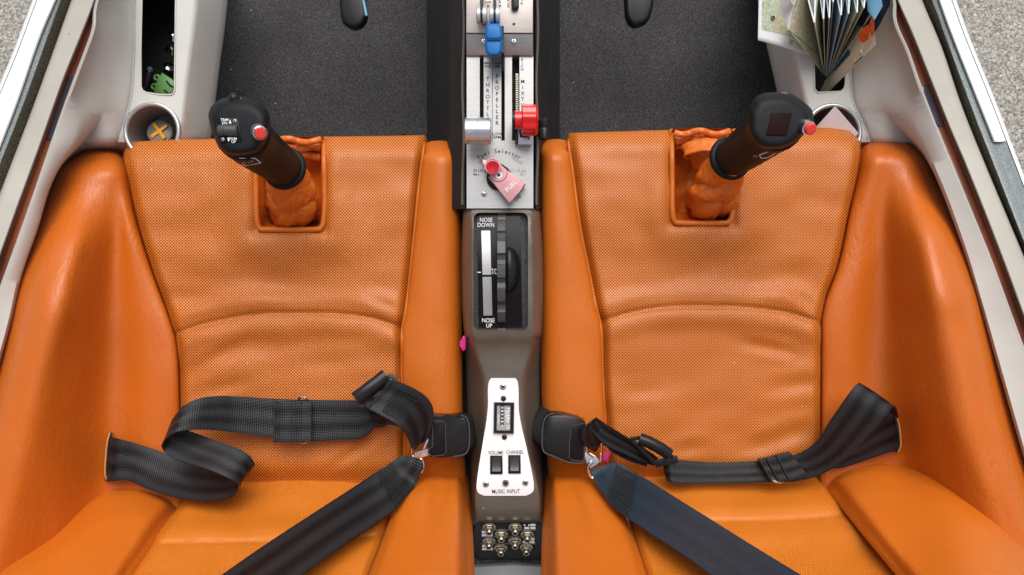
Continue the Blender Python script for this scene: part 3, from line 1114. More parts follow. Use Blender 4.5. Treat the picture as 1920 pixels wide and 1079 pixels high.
    # ---- backrest: outer side bolster
    if side == 'left':
        yt3 = curve([(-160, 1135), (-60, 1075), (0, 1034), (90, 985), (170, 925), (205, 908), (250, 906), (345, 936)])
        xa3, xi3 = -160, bl
        zone = lambda x: sstep(215, -20, x)
    else:
        yt3 = curve([(1530, 892), (1560, 884), (1600, 868), (1650, 860), (1720, 866), (1790, 888), (1860, 932), (1911, 975), (2000, 1048), (2080, 1120)])
        xa3, xi3 = 2060, br
        zone = lambda x: sstep(1670, 1900, x)
    def fno(s, t):
        yn = 915 + 385 * t
        xb = xi3(yn)
        px = xa3 + (xb - xa3) * s
        py = yt3(px) + max(8, 1300 - yt3(px)) * t
        px = xa3 + (xi3(max(py, 900)) - xa3) * s
        dd = max(0, py - yt3(px))
        hb = .004 + .070 * zone(px)
        h = hb + .155 * dd / 174 + .014 * sstep(0, 70, dd)
        h -= .022 * G(dd, 13)
        e = abs(px - xi3(max(py, 900)))
        h -= .026 * G(e, 20)
        h += .003 * noise.noise((px * .011, py * .011, 21))
        return (px, py, h)
    build('backrest_bolster', to_space(grid(fno, 70, 90), .03), M['leather'], root, angle=180)

    # ---- backrest: inner side bolster
    if side == 'left':
        l4, r4 = br, curve([(880, 868), (900, 874), (950, 879), (1150, 888)])
    else:
        l4, r4 = curve([(880, 1030), (900, 1026), (950, 1022), (1150, 1016)]), bl
    def fnn(s, t):
        py = 880 + 415 * t
        a, c = l4(max(py, 885)), r4(max(py, 885))
        px = a + (c - a) * s
        cons = s if side == 'left' else 1 - s
        top = 880 + 6 * (2 * s - 1) ** 2
        py2 = py + (top - 880) * (1 - t)
        dd = py2 - top
        h = -.006 + .155 * dd / 174 + .016 * sin(pi * min(1, .12 + s * .88 if side == 'left' else .12 + (1 - s) * .88)) ** .7 * sstep(0, 50, dd)
        h -= .024 * G(dd, 12)
        h -= .05 * sstep(.80, 1.0, cons) ** 2
        h -= .014 * G(1 - cons if False else cons * abs(c - a), 10)
        h -= .010 * G((px - (a + c) / 2 - (60 - dd * .35) * (1 if side == 'left' else -1) * .3) , 16) * sstep(10, 40, dd) * sstep(150, 60, dd)
        return (px, py2, h)
    build('backrest_bolster', to_space(grid(fnn, 40, 80), .05), M['leather'], root, angle=180)

    # ---- belt slit in the bolster: raw leather edge, dark tube for the shade inside
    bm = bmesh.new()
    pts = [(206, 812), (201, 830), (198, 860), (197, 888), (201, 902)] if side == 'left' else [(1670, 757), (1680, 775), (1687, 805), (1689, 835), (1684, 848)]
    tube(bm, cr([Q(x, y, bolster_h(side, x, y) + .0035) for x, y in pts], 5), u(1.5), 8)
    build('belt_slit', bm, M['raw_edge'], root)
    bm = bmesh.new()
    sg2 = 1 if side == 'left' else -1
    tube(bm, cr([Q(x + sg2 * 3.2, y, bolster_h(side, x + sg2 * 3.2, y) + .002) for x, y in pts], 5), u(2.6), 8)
    build('slit_shade', bm, M['void'], root)  # shade inside the slit, laid on as a dark tube
    return root
make_seat('left', 'orange leather seat on the left, behind the stick with the trim switch')
make_seat('right', 'orange leather seat on the right, behind the stick with the blank square plate')

# ================================================================ CONTROL STICKS
def stick(side):
    left = side == 'left'
    if left:
        root = thing('control_stick', 'black control stick with trim rocker switch and round red button', 'control stick', (545, 400, -.03), 'control sticks')
        outline = [(390, 216), (397, 199), (420, 184), (460, 182), (492, 196), (506, 219), (503, 256), (489, 279), (475, 288), (437, 292), (412, 279), (397, 245)]
        path = [(535, 317, .062), (521, 306, .085), (497, 288, .122), (472, 268, .160), (455, 250, .195)]
        rad = [.0215, .0235, .0245, .0265, .0280]
        cen = (448, 236)
    else:
        root = thing('control_stick', 'black control stick with silver collared red button and blank square plate', 'control stick', (1325, 395, -.03), 'control sticks')
        outline = [(1402, 205), (1419, 180), (1451, 173), (1483, 176), (1516, 199), (1525, 213), (1524, 232), (1510, 250), (1489, 268), (1462, 279), (1425, 276), (1402, 250)]
        path = [(1367, 299, .062), (1387, 287, .085), (1414, 267, .125), (1440, 246, .165), (1457, 233, .195)]
        rad = [.0215, .0235, .0250, .0270, .0280]
        cen = (1462, 226)
    # grip and head fused
    bm = bmesh.new()
    tube(bm, cr([Q(*p) for p in path], 6), [rad[0] + (rad[-1] - rad[0]) * k / 24 for k in range(25)], 20)
    pts = cr([(x, y, 0) for x, y in outline + outline[:1]], 4)[:-1]
    hb = bmesh.new()
    rings = []
    for h, f, dy in ((.165, .60, 5), (.172, .85, 4), (.185, .985, 1), (.205, 1.0, 0), (.224, .985, 0), (.236, .93, 1.5), (.2435, .84, 3.5), (.2455, .70, 5), (.246, .35, 6)):
        rings.append([hb.verts.new(Q(cen[0] + (p.x - cen[0]) * f, cen[1] + (p.y - cen[1]) * f + dy, h)) for p in pts])
    n = len(pts)
    for a, c in zip(rings, rings[1:]):
        for k in range(n): hb.faces.new((a[k], a[(k+1) % n], c[(k+1) % n], c[k]))
    hb.faces.new(rings[0][::-1]); hb.faces.new(rings[-1])
    bmesh.ops.recalc_face_normals(hb, faces=hb.faces)
    join(bm, hb)
    g = build('grip', bm, M['rubber'], root, angle=180)
    md = g.modifiers.new('fuse', 'REMESH'); md.mode = 'VOXEL'; md.voxel_size = .0014; md.use_smooth_shade = True
    sm = g.modifiers.new('soft', 'SMOOTH'); sm.factor = .5; sm.iterations = 7
    # collar at the foot of the grip
    bm = bmesh.new()
    a, b = Q(*path[0]), Q(*path[1])
    ax = (b - a).normalized()
    lathe(bm, a, ax, [(.0170, -.003), (.0245, -.002), (.0258, .001), (.0255, .0045), (.0225, .006)], 32)
    build('collar', bm, M['rubber'], root, angle=60)
    # leather boot
    bm = bmesh.new()
    if left:
        bp = [(535, 317, .064), (541, 335, .045), (547, 358, .022), (549, 382, -.002), (548, 390, -.05)]
        br_ = [.0205, .0245, .0280, .0285, .029]
    else:
        bp = [(1367, 301, .064), (1358, 320, .045), (1346, 344, .022), (1336, 367, -.002), (1334, 374, -.05)]
        br_ = [.0205, .0240, .0270, .0280, .029]
    C_ = cr([Q(*p) for p in bp], 18)
    Rr = curve([(k / 4, r) for k, r in enumerate(br_)])
    n = 72
    rings = []
    up = Vector((0, 0, 1))
    for i, p in enumerate(C_):
        t = (C_[min(i + 1, len(C_) - 1)] - C_[max(i - 1, 0)]).normalized()
        a_ = t.cross(Vector((0, 1, 0))).normalized(); b2 = t.cross(a_)
        f = i / (len(C_) - 1)
        ring = []
        for k in range(n):
            an = 2 * pi * k / n
            wv = noise.noise((cos(an) * 1.4 + (0 if left else 5), sin(an) * 1.4, f * 2.2))
            ws = noise.noise((cos(an) * 3 + f * 2, sin(an) * 3, f * 5 + (0 if left else 9)))
            fold = (abs(sin(f * 8.5 + 1.9 * sin(an + .6) + 1.6 * wv)) ** .6 - .62) * .20 * sstep(.10, .4, f) * (1.3 if not left else .85)
            fold += (abs(sin(f * 5 - 2.4 * sin(an - .9) + 2.5 * ws + 1)) ** .5 - .66) * .10 * sstep(.15, .5, f)
            r = Rr(f) * (1 + f * .22 * wv + (.03 + .05 * f) * ws + fold)
            ring.append(bm.verts.new(p + (a_ * cos(an) + b2 * sin(an)) * r))
        rings.append(ring)
    for a, c in zip(rings, rings[1:]):
        for k in range(n): bm.faces.new((a[k], a[(k+1) % n], c[(k+1) % n], c[k]))
    build('leather_boot', bm, M['leather_boot'], root, angle=180)
    if not left:                                           # loose flap of the boot with a dark opening
        bm = bmesh.new()
        ribbon(bm, [((1281, 283, -.004), (1290, 300, .004)), ((1279, 276, .004), (1283, 293, .018)), ((1290, 268, .012), (1300, 287, .028)), ((1316, 262, .020), (1318, 283, .034)), ((1345, 262, .028), (1342, 284, .040))], 6, 5, .003, .003)
        ribbon(bm, [((1284, 288, -.008), (1300, 318, -.012)), ((1300, 284, .010), (1314, 320, .004)), ((1324, 277, .022), (1332, 314, .020)), ((1352, 276, .030), (1354, 307, .036))], 6, 6, .003, .004)
        ribbon(bm, [((1296, 266, -.02), (1290, 283, -.004)), ((1314, 250, -.012), (1305, 274, .008)), ((1330, 252, -.008), (1325, 270, .010)), ((1352, 262, -.012), (1345, 278, .004))], 6, 5, .003, .004)
        build('boot_flap', bm, M['leather_boot'], root, angle=180)
        bm = bmesh.new()
        ribbon(bm, [((1283, 286, .004), (1287, 292, .0135)), ((1292, 279, .010), (1297, 286, .022)), ((1316, 274, .018), (1318, 281, .028)), ((1338, 275, .024), (1340, 281, .034))], 6, 2, .001)
        build('flap_lining', bm, M['black'], root)
    H = .2465
    if left:
        bm = bmesh.new()
        prism(bm, [(407, 222), (446, 221), (454, 267), (412, 268)], H - .006, H, .0006)
        sw = build('trim_switch', bm, M['black_panel'], root)
        bm = bmesh.new()
        c = Q(427, 245, H + .001)
        lathe(bm, c + Vector((-u(17, H), 0, 0)), (1, 0, 0), [(u(9.5, H), 0), (u(10.4, H), .0006), (u(10.4, H), u(11, H)), (u(9.4, H), u(11.6, H)), (u(10.4, H), u(12.2, H)), (u(10.4, H), u(35, H)), (u(9.5, H), u(36, H))], 20)
        build('rocker', bm, M['wheel'], sw)
        bm = bmesh.new()
        text(bm, 'TRIM', 421, 225.5, H + .0008, 5.2, 0, sx=.9, bold=.012)
        text(bm, 'DN', 421, 231.5, H + .0008, 4.6, 0, bold=.012)
        text(bm, 'TRIM', 436, 261, H + .0008, 5.6, 0, sx=.9, bold=.012)
        text(bm, 'UP', 438, 266.5, H + .0008, 4.6, 0, bold=.012)
        for pl in ([(429, 232), (434, 232), (431.5, 224)], [(426, 259), (431, 259), (428.5, 267)]):
            f = bm.faces.new([bm.verts.new(Q(x, y, H + .0009)) for x, y in pl])
        build('lettering', bm, M['white_ink'], sw, smooth=False)
        for x, y in ((440.5, 227.5), (418, 262)):
            screw(sw, x, y, H, 3.7)
        bm = bmesh.new()
        a = Q(477, 238, .236)
        ax = (Q(488, 250, .262) - a).normalized()
        lathe(bm, a, ax, [(.0098, -.012), (.0098, .004), (.0090, .0055)], 28)
        bt = build('push_button', bm, M['rubber'], root)
        bm = bmesh.new()
        e = Q(487.5, 250, .2585)
        lathe(bm, e, ax, [(.0066, -.012), (.0066, 0), (.0058, .0006), (.0055, -.001)], 28)
        build('rim', bm, M['silver'], bt)
        bm = bmesh.new()
        lathe(bm, e, ax, [(.0052, -.004), (.0052, .0016), (.0046, .0024), (.0005, .0026)], 28)
        build('button_cap', bm, M['red_button'], bt)
        bm = bmesh.new()
        lathe(bm, Q(441, 193, .230), (0, .70, .72), [(.0068, -.006), (.0068, .001), (.0050, .0018), (.0050, .004), (.0056, .0046), (.0044, .0075), (.0026, .0095), (.0004, .010)], 24)
        hat = build('hat_switch', bm, M['black'], root)
        bm = bmesh.new()
        tube(bm, [Q(441, 193, .2325) + Vector((.0062 * cos(k * pi / 12), .0062 * .65 * sin(k * pi / 12) + .0018, .0014 - .0040 * sin(k * pi / 12))) for k in range(24)], .0007, 6, closed=True)
        build('ring', bm, M['chrome'], hat)
        bm = bmesh.new()
        hw = .2065
        for a, b in (((449, 297), (478, 297)), ((478, 297), (489, 306)), ((489, 306), (458, 311)), ((458, 311), (449, 297)), ((462, 300), (474, 303))):
            pa, pb = grip_pt(path, a), grip_pt(path, b)
            tube(bm, [pa, pb], .00045, 5)
        text(bm, 'PTT IN', 463, 304.5, grip_pt(path, (463, 304.5)).z, 2.8, 6, sx=1.2)
        build('lettering', bm, M['white_ink'], root)
    else:
        bm = bmesh.new()
        prism(bm, [(1447, 212), (1486, 212.5), (1475, 255), (1437, 254)], H - .006, H + .0004, .0006)
        build('blank_plate', bm, M['maroon'], root)
        bm = bmesh.new()
        a = Q(1494, 230, .232)
        ax = (Q(1520, 242.5, .253) - a).normalized()
        lathe(bm, a, ax, [(.0105, -.006), (.0105, .004), (.0085, .008)], 28)
        bt = build('push_button', bm, M['rubber'], root)
        bm = bmesh.new()
        a2 = a + ax * .007
        lathe(bm, a2, ax, [(.0088, -.003), (.0088, .002), (.0070, .004), (.0068, .014), (.0058, .0145)], 28)
        build('collar', bm, M['chrome'], bt)
        bm = bmesh.new()
        lathe(bm, a2 + ax * .0135, ax, [(.0056, -.002), (.0056, .0045), (.0048, .0055), (.0005, .0058)], 28)
        build('button_cap', bm, M['red_button'], bt)
        bm = bmesh.new()
        lathe(bm, Q(1470, 181.5, .2280), (0, .62, .78), [(.0052, -.004), (.0052, .001), (.0044, .0018), (.0004, .002)], 24)
        build('top_button', bm, M['grey_button'], root)
        bm = bmesh.new()
        for a, b in (((1424, 291), (1440, 285)), ((1440, 285), (1457, 284)), ((1424, 291), (1427, 297)), ((1427, 297), (1440, 296)), ((1440, 296), (1455, 287))):
            tube(bm, [grip_pt(path, a), grip_pt(path, b)], .00045, 5)
        text(bm, 'PTT', 1417, 294, grip_pt(path, (1417, 294)).z, 2.6, -6, sx=1.3)
        build('lettering', bm, M['white_ink'], root)
    return root

def grip_pt(path, p):
    """a point on the near side of the grip tube"""
    px, py = p
    best = min((( (c[0] - px) ** 2 + (c[1] - py) ** 2), c) for c in [tuple(v) for v in cr(path, 12)])
    d = u(sqrt(best[0]), .15)
    R = .0268
    return Q(px, py, best[1][2] + 2.4 * sqrt(max(.00003, R * R - d * d)) + .001)

def screw(parent, px, py, h, r=6, dark=False, rot=.5):
    bm = bmesh.new()
    c = Q(px, py, h)
    R = u(r, h)
    lathe(bm, c, (0, 0, 1), [(R, -.0005), (R, .0004), (R * .8, .0010), (R * .01, .0012)], 20, 0)
    for a in (0, pi / 2):
        rbox(bm, c + Vector((0, 0, .0011)), (R * 1.25, R * .34, .0006), (0, 0, a + rot), 0, mi=1)
    return build('screw', bm, [M['black'] if dark else M['silver'], M['void']], parent)




stick('left')
stick('right')

# ================================================================ CENTRE CONSOLE
con = thing('center_console', 'dark centre console with silver lever quadrant, trim wheel and white intercom plate', 'console', (945, 560, -.2))

def console():
    def text(dst, body, px, py, h, cap, rot=0.0, align='CENTER', sx=1.0, bold=.012, **k):
        return globals()['text'](dst, body, px, py, h, cap * 1.06, rot, align, sx, bold, **k)
    # tunnel under the lever quadrant
    def fn(s, t):
        py = -90 + 482 * t
        k = sstep(-60, 110, py)
        wl = 3 * sstep(60, 0, py)
        cols = [(800, -.46), (801, -.27), (806, -.15), (822, -.085), (834, -.06), (838, -.045), (841 - wl, -.012), (846 - wl, .006), (862 - wl, .014), (866, .024), (869, .028), (871.5, .028), (873, .020), (875, .010),
                (1001, .010), (1003, .020), (1004.5, .028), (1007, .028), (1010, .022), (1014, -.01), (1022, -.05), (1040, -.085), (1046, -.14), (1049, -.27), (1050, -.46)]
        i = round(s * (len(cols) - 1))
        x, h = cols[i]
        return (x, py, h)
    build('side_trim', to_space(grid(fn, 24, 40)), M['shell_dark'], con, angle=50)
    bm = bmesh.new()
    for xs in ([866.5, 868.5, 871.5], [1009.5, 1007, 1004]):
        tube(bm, [Q(xs[1] + 1.5 * sin(y * .03), y, .0285) for y in range(-80, 395, 15)], u(2.6), 8)
    build('edge_bead', bm, M['shell'], con)

    bm = bmesh.new()
    prism(bm, [(846, 388), (1034, 388), (1040, 1045), (852, 1045)], -.30, -.075)
    build('tunnel_base', bm, M['shell_dark'], con, smooth=False)
    # lower quadrant plate with three slots
    bm = bmesh.new()
    H = .040
    def quad(x0, y0, x1, y1):
        prism(bm, [(x0, y0), (x1, y0), (x1, y1), (x0, y1)], H - .004, H)
    yS, yE = 105, 264
    for x0, x1 in ((875, 899.5), (907, 940), (946.5, 960), (974, 1000)):
        quad(x0, yS, x1, yE)
    quad(875, yE, 1000, 391)
    pl = build('quadrant_plate', bm, M['alu'], con, smooth=False)
    bm = bmesh.new()
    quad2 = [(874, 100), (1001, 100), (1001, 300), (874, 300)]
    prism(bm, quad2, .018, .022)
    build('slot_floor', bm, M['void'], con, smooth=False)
    bm = bmesh.new()                                       # friction rack in the mixture slot
    for k in range(34):
        y = 140 + k * 3.4
        rbox(bm, Q(969.5, y, .0335), (u(5), u(1.6), .002))
    build('rack', bm, M['brass'], con, smooth=False)
    bm = bmesh.new()
    z = H + .0003
    text(bm, 'MAX', 914.5, 119, z, 4.6, sx=.85); text(bm, 'PWR', 914.5, 125.5, z, 4.6, sx=.85)
    text(bm, 'HIGH', 931.8, 119, z, 4.6, sx=.85); text(bm, 'RPM', 931.5, 125.5, z, 4.6, sx=.85)
    for k, c in enumerate('THROTTLE'): text(bm, c, 914.5, 149 + k * 11.0, z, 6.6)
    for k, c in enumerate('PROPELLER'): text(bm, c, 932, 144 + k * 10.9, z, 6.6)
    for k, c in enumerate('RICH'): text(bm, c, 979, 112.5 + k * 6.2, z, 4.4, sx=1.2)
    for k, c in enumerate('MIXTURE'): text(bm, c, 980, 153.5 + k * 11, z, 6.4)
    text(bm, 'LOW', 932, 251.5, z, 5); text(bm, 'RPM', 932, 258, z, 5)
    text(bm, 'LOW', 914.5, 251.5, z, 5); text(bm, 'PWR', 914.5, 258, z, 5)
    rbox(bm, Q(923, 188, z), (u(.9), u(150), .0003))
    # fuel selector legend
    R = 68
    for k, c in enumerate('Fuel Selector'):
        a = radians(90 + 34 - k * 5.65)
        text(bm, c, 936 + R * cos(a), 352 - R * sin(a), z, 7.4, rot=math.degrees(a) - 90, bold=.006)
    text(bm, 'LEFT', 903.5, 301, z, 5, rot=48)
    text(bm, '25 US gal', 887, 320.5, z, 5, align='LEFT'); text(bm, '94 l', 887, 328, z, 5, align='LEFT')
    text(bm, 'OFF', 971.5, 372, z, 5.2, rot=40)
    build('lettering', bm, M['black_ink'], pl, smooth=False)
    bm = bmesh.new()
    text(bm, 'RIGHT', 970, 302, z, 5, rot=-36)
    text(bm, '25 US gal', 986, 320.5, z, 5, align='RIGHT'); text(bm, '94 l', 986, 328, z, 5, align='RIGHT')
    build('lettering', bm, M['grey_ink'], pl, smooth=False)
    screw(pl, 907.5, 364.5, H + .0002, 5.6)

    # upper panel with its sloping front face
    bm = bmesh.new()
    prism(bm, [(874, -90), (999.5, -90), (999.5, 62), (874, 62)], .046, .062, .0012)
    up_ = build('upper_panel', bm, M['alu_reflect'], con)
    bm = bmesh.new()
    prism(bm, [(874, 64.5, .0600), (999.5, 64.5, .0600), (999.8, 104, .0440), (874.5, 104, .0440)], .012, .030, .0006)
    fa = build('front_plate', bm, M['alu'], con)
    screw(fa, 907.5, 77, .0552, 4.6)
    screw(fa, 963.5, 77, .0552, 4.6)
    bm = bmesh.new()
    z = .0623
    text(bm, 'OFF', 914.5, 5.5, z, 4.4); text(bm, 'R', 937, 4.5, z, 6.4)
    for x in (915, 937):
        bm.faces.new([bm.verts.new(Q(a, b, z)) for a, b in ((x - 3.2, 10), (x + 3.2, 10), (x, 15))])
    for k, c in enumerate('BRAKE'): text(bm, c, 953.5, -29.4 + k * 10, z, 7)
    for k, c in enumerate('LOCK'): text(bm, c, 978.5, -16.8 + k * 7.8, z, 5.4)
    for x, y in ((908, 45), (963.5, 45.5)):
        lathe(bm, Q(x, y, .0621), (0, 0, 1), [(u(2.6), 0), (u(2.2), .0006)], 12)
    build('lettering', bm, M['black_ink'], up_, smooth=False)
    bm = bmesh.new()
    prism(bm, rrect(959, -30, 973, 17, 5.5), .064, .070, .0015)
    build('brake_toggle', bm, M['black'], con)

    # two small silver heater levers
    for x in (903, 927.5):
        bm = bmesh.new()
        c = Q(x, 29, .078)
        lathe(bm, c - Vector((u(9.5, .078), 0, 0)), (1, 0, 0), [(u(12.5), 0), (u(14.4), .0008), (u(14.4), u(6.6)), (u(12.6), u(7.4)), (u(12.6), u(10.6)), (u(14.4), u(11.4)), (u(14.4), u(17.2)), (u(12.5), u(18))], 28)
        lv = build('heater_lever', bm, M['lever_silver'], con)
        bm = bmesh.new()
        rbox(bm, Q(x + .3, 5, .072), (u(5), u(46), .016), (radians(-8), 0, 0), .001)
        lathe(bm, c - Vector((u(1.8), 0, 0)), (1, 0, 0), [(u(13), 0), (u(13), u(3.4))], 24)
        build('lever_arm', bm, M['black'], lv)

    # throttle: plain silver drum
    bm = bmesh.new()
    H2 = .074
    c = Q(896.5, 246, H2)
    r = u(25.5, .09)
    lathe(bm, c - Vector((u(24.5, H2), 0, 0)), (1, 0, 0), [(r * .94, 0), (r, .0012), (r, u(23.2, H2)), (r * .975, u(23.7, H2)), (r * .975, u(24.5, H2)), (r, u(25, H2)), (r, u(47, H2)), (r * .94, u(49, H2))], 40)
    th = build('throttle_lever', bm, M['silver'], con, angle=25)
    bm = bmesh.new()
    rbox(bm, Q(903, 240, .045), (u(5), u(24), .05))
    build('lever_arm', bm, M['void'], th)
    bm = bmesh.new()
    text(bm, 'DA', 881, 247, H2 + r + .0002, 6.4, sx=.85)
    build('lettering', bm, M['grey_ink'], th, smooth=False)
    # propeller: blue ridged knob
    bm = bmesh.new()
    def loft(levels):
        b2 = bmesh.new(); rr = []
        for poly, h in levels:
            rr.append([b2.verts.new(Q(x, y, h)) for x, y in poly])
        n = len(rr[0])
        for a, c2 in zip(rr, rr[1:]):
            for k in range(n): b2.faces.new((a[k], a[(k+1) % n], c2[(k+1) % n], c2[k]))
        b2.faces.new(rr[0][::-1]); b2.faces.new(rr[-1])
        return b2
    up1 = [(914, 45), (935, 44.5), (941, 51), (942.5, 68), (940, 75), (912, 75), (909.5, 68), (911, 51)]
    up2 = [(917, 49), (933, 49), (938, 54), (938.5, 68), (937, 72), (915, 72), (913, 68), (914, 54)]
    b2 = loft([(up1, .062), (up1, .092), (up2, .0955)])
    bmesh.ops.bevel(b2, geom=[e for e in b2.edges], offset=.0009, segments=2, affect='EDGES', profile=.5)
    join(bm, b2)
    lo1 = [(911.5, 73), (941, 73), (942.8, 80), (941, 98), (934, 105.5), (917, 106), (910.5, 98), (909.2, 80)]
    lo2 = [(915, 76), (937, 76), (938.5, 81), (937, 95), (932, 101.5), (919, 101.5), (914, 95), (913, 81)]
    b2 = loft([(lo1, .060), (lo1, .088), (lo2, .0915)])
    bmesh.ops.bevel(b2, geom=[e for e in b2.edges], offset=.0009, segments=2, affect='EDGES', profile=.5)
    join(bm, b2)
    rbox(bm, Q(926, 74.5, .091), (u(24), u(5), .006), (0, 0, 0), .0012)
    pr = build('propeller_lever', bm, M['blue'], con, angle=50)
    bm = bmesh.new()
    rbox(bm, Q(942.5, 92, .062), (u(4.5), u(56), .036), (radians(-20), 0, 0), .0006)
    build('lever_arm', bm, M['black'], pr)
    # mixture: red fluted knob on a black friction disc
    bm = bmesh.new()
    H3 = .078
    c = Q(978, 225.5, H3)
    lathe(bm, c, (1, 0, 0), [(u(22), 0), (u(25.8), .0012), (u(26.2), u(12)), (u(26), u(24)), (u(22), u(28)), (u(3), u(28.5))], 64, lobes=(8, .055))
    lathe(bm, c - Vector((u(12), 0, 0)), (1, 0, 0), [(u(14), 0), (u(15.5), .0008), (u(15.5), u(13))], 32)
    mx = build('mixture_lever', bm, M['red'], con, angle=35)
    bm = bmesh.new()
    lathe(bm, c - Vector((u(16.5), 0, 0)), (1, 0, 0), [(u(13), 0), (u(15), .0006), (u(15), u(4.5))], 28)
    rbox(bm, Q(967, 232, .055), (u(5), u(24), .036))
    build('lever_arm', bm, M['black'], mx)
    bm = bmesh.new()
    rbox(bm, Q(984, 255, .0475), (u(24), u(34), .012), (0, 0, 0), .0006)
    gate = build('mixture_gate', bm, M['silver'], con)
    bm = bmesh.new()
    rbox(bm, Q(982, 250.5, .0537), (u(14), u(15), .0008))
    rbox(bm, Q(991.5, 250, .0537), (u(1.6), u(24), .0008))
    rbox(bm, Q(968, 254, .0477), (u(4), u(30), .010))
    build('lettering', bm, M['black_ink'], gate, smooth=False)
    # black friction knob at the side
    bm = bmesh.new()
    lathe(bm, Q(1020, 224, .035), (0, -1, 0), [(u(7), -.001), (u(10.5), .001), (u(10.8), u(14)), (u(9.5), u(17)), (u(10.5), u(20)), (u(10), u(36)), (u(6), u(38))], 24)
    tube(bm, [Q(1000, 248, .030), Q(1014, 247, .033)], u(5), 12)
    build('friction_knob', bm, M['black'], con)

    # fuel selector
    H4 = .0405
    bm = bmesh.new()
    lathe(bm, Q(936, 334, H4), (0, 0, 1), [(u(23), 0), (u(23), .003), (u(21), .0038)], 36)
    fs = build('fuel_selector', bm, M['black'], con)
    bm = bmesh.new()
    body = [(916.5, 333), (931.5, 351), (945, 368), (953.5, 382), (960, 377), (966, 368), (973, 358), (985.5, 346), (966, 330), (947, 317), (938, 309), (925, 300)]
    prism(bm, body, H4 + .004, H4 + .0165, .0012)
    tip = [(903, 299), (911, 304), (919, 303), (925, 300), (912, 320), (909, 315)]
    prism(bm, [(902, 298.5), (910, 299.5), (921, 303), (913, 321), (909, 312)], H4 + .008, H4 + .0150, .0008)
    build('selector_handle', bm, M['pink_metal'], fs)
    bm = bmesh.new()
    ring = circ(934, 324, 17, 32)
    tube(bm, [Q(x, y, H4 + .0166) for x, y in ring], .0004, 6, closed=True)
    lathe(bm, Q(935.5, 328.5, H4 + .0164), (0, 0, 1), [(u(3), 0), (u(3), .0006)], 16)
    build('groove_ring', bm, M['black_ink'], fs)
    bm = bmesh.new()
    lathe(bm, Q(935, 328.5, H4 + .0162), (0, 0, 1), [(u(6.2), 0), (u(6.2), .0004)], 20)
    build('pivot', bm, M['white_plate'], fs)
    bm = bmesh.new()
    lathe(bm, Q(924, 315, H4 + .012), (0, 0, 1), [(u(13), 0), (u(13), .006), (u(14.3), .0085), (u(14.3), .0125), (u(13.6), .0135), (u(12.2), .0135), (u(11.2), .0120)], 36)
    build('knob_ring', bm, M['pink_metal'], fs)
    bm = bmesh.new()
    lathe(bm, Q(924, 315, H4 + .0225), (0, 0, 1), [(u(11.4), 0), (u(11.4), .0035), (u(8), .0028), (u(.5), .0024)], 32)
    build('knob_cap', bm, M['pink_knob'], fs)
    bm = bmesh.new()
    text(bm, 'FUEL', 958.5, 349.5, H4 + .0168, 7.8, rot=42, bold=.0)
    build('lettering', bm, M['white_plate'], fs, smooth=False)

    # ------------------------------------------------ moulded shell
    hT = curve([(392, 52), (410, 54), (500, 54), (600, 54), (630, 56), (655, 52), (700, 37), (740, 32), (790, 33), (850, 41), (900, 54), (940, 60), (985, 60)])
    hO = curve([(392, 73), (500, 77), (600, 75), (640, 72), (780, 70), (900, 67), (985, 70)])
    cc = curve([(392, 940), (500, 942), (620, 943), (780, 946), (985, 953)])
    hH = curve([(392, .047), (410, .055), (500, .060), (600, .058), (632, .052), (650, .044), (700, .038), (850, .034), (940, .030), (968, .020), (985, -.002)])
    def fs_(s, t):
        py = 391 + 594 * t
        a, o, c, H = hT(py), hO(py), cc(py), hH(py)
        hump = sstep(655, 610, py)
        side = []
        dr = .030 if True else 0
        for f, d in ((0, 0), (.25, 0), (.5, 0), (.75, 0), (.9, 0), (.97, -.0006)):
            side.append((a * f, d))
        g = o - a
        if hump > .5:
            side += [(a + g * .1, -.001), (a + g * .3, -.006), (a + g * .55, -.016), (a + g * .78, -.030), (a + g * .94, -.050), (o, -.07), (o, -.20)]
        else:
            side += [(a + g * .06, -.0015), (a + g * .2, -.010), (a + g * .42, -.030), (a + g * .7, -.048), (a + g * .9, -.060), (o, -.075), (o, -.20)]
        m = len(side) - 1
        i = round(s * 2 * m) - m
        x, d = side[abs(i)]
        # the crisp lengthwise edge fades at both ends
        return (c + x * (1 if i > 0 else -1), py, H + d - .012 * max(0, 1 - (py - 391) / 12) ** 2)
    b = grid(fs_, 24, 130)
    hole = rrect(888, 399, 990, 620, 12, 5)
    cut_hole(b, hole)
    to_space(b, 0)
    e = [e for e in b.edges if e.is_boundary and all(v.co.z > 0 and abs(v.co.x + .013) < .055 and v.co.y > -.06 and v.co.y < .092 for v in e.verts)]
    r = bmesh.ops.extrude_edge_only(b, edges=e)
    for g in r['geom']:
        if isinstance(g, bmesh.types.BMVert): g.co.z -= .02
    build('shell', b, M['shell'], con, angle=60)

    # trim wheel placard
    bm = bmesh.new()
    def fp(s, t):
        px, py = 884 + 110 * s, 396 + 228 * t
        return (px, py, .040 + .010 * sin(pi * t))
    build('pile_edging', to_space(grid(fp, 20, 30)), M['pile'], con)
    def fq(s, t):
        py = 403 + 211 * t
        k = 4 * t
        px = 894 + k + (82 - k * .2) * s
        return (px, py, .0415 + .010 * sin(pi * (py - 396) / 228))
    tp = build('trim_placard', to_space(grid(fq, 12, 30), .003), M['black_panel'], con)
    ph = lambda y: .0415 + .010 * sin(pi * (y - 396) / 228) + .0006
    bm = bmesh.new()
    text(bm, 'NOSE', 911.5, 413, ph(413), 7.2, bold=.004, sx=.86); text(bm, 'DOWN', 911, 422.5, ph(422), 7.2, bold=.004, sx=.86)
    text(bm, 'NOSE', 915.5, 601.5, ph(601), 7.2, bold=.004, sx=.86); text(bm, 'UP', 917, 611.2, ph(610), 7.2, bold=.004, sx=.86)
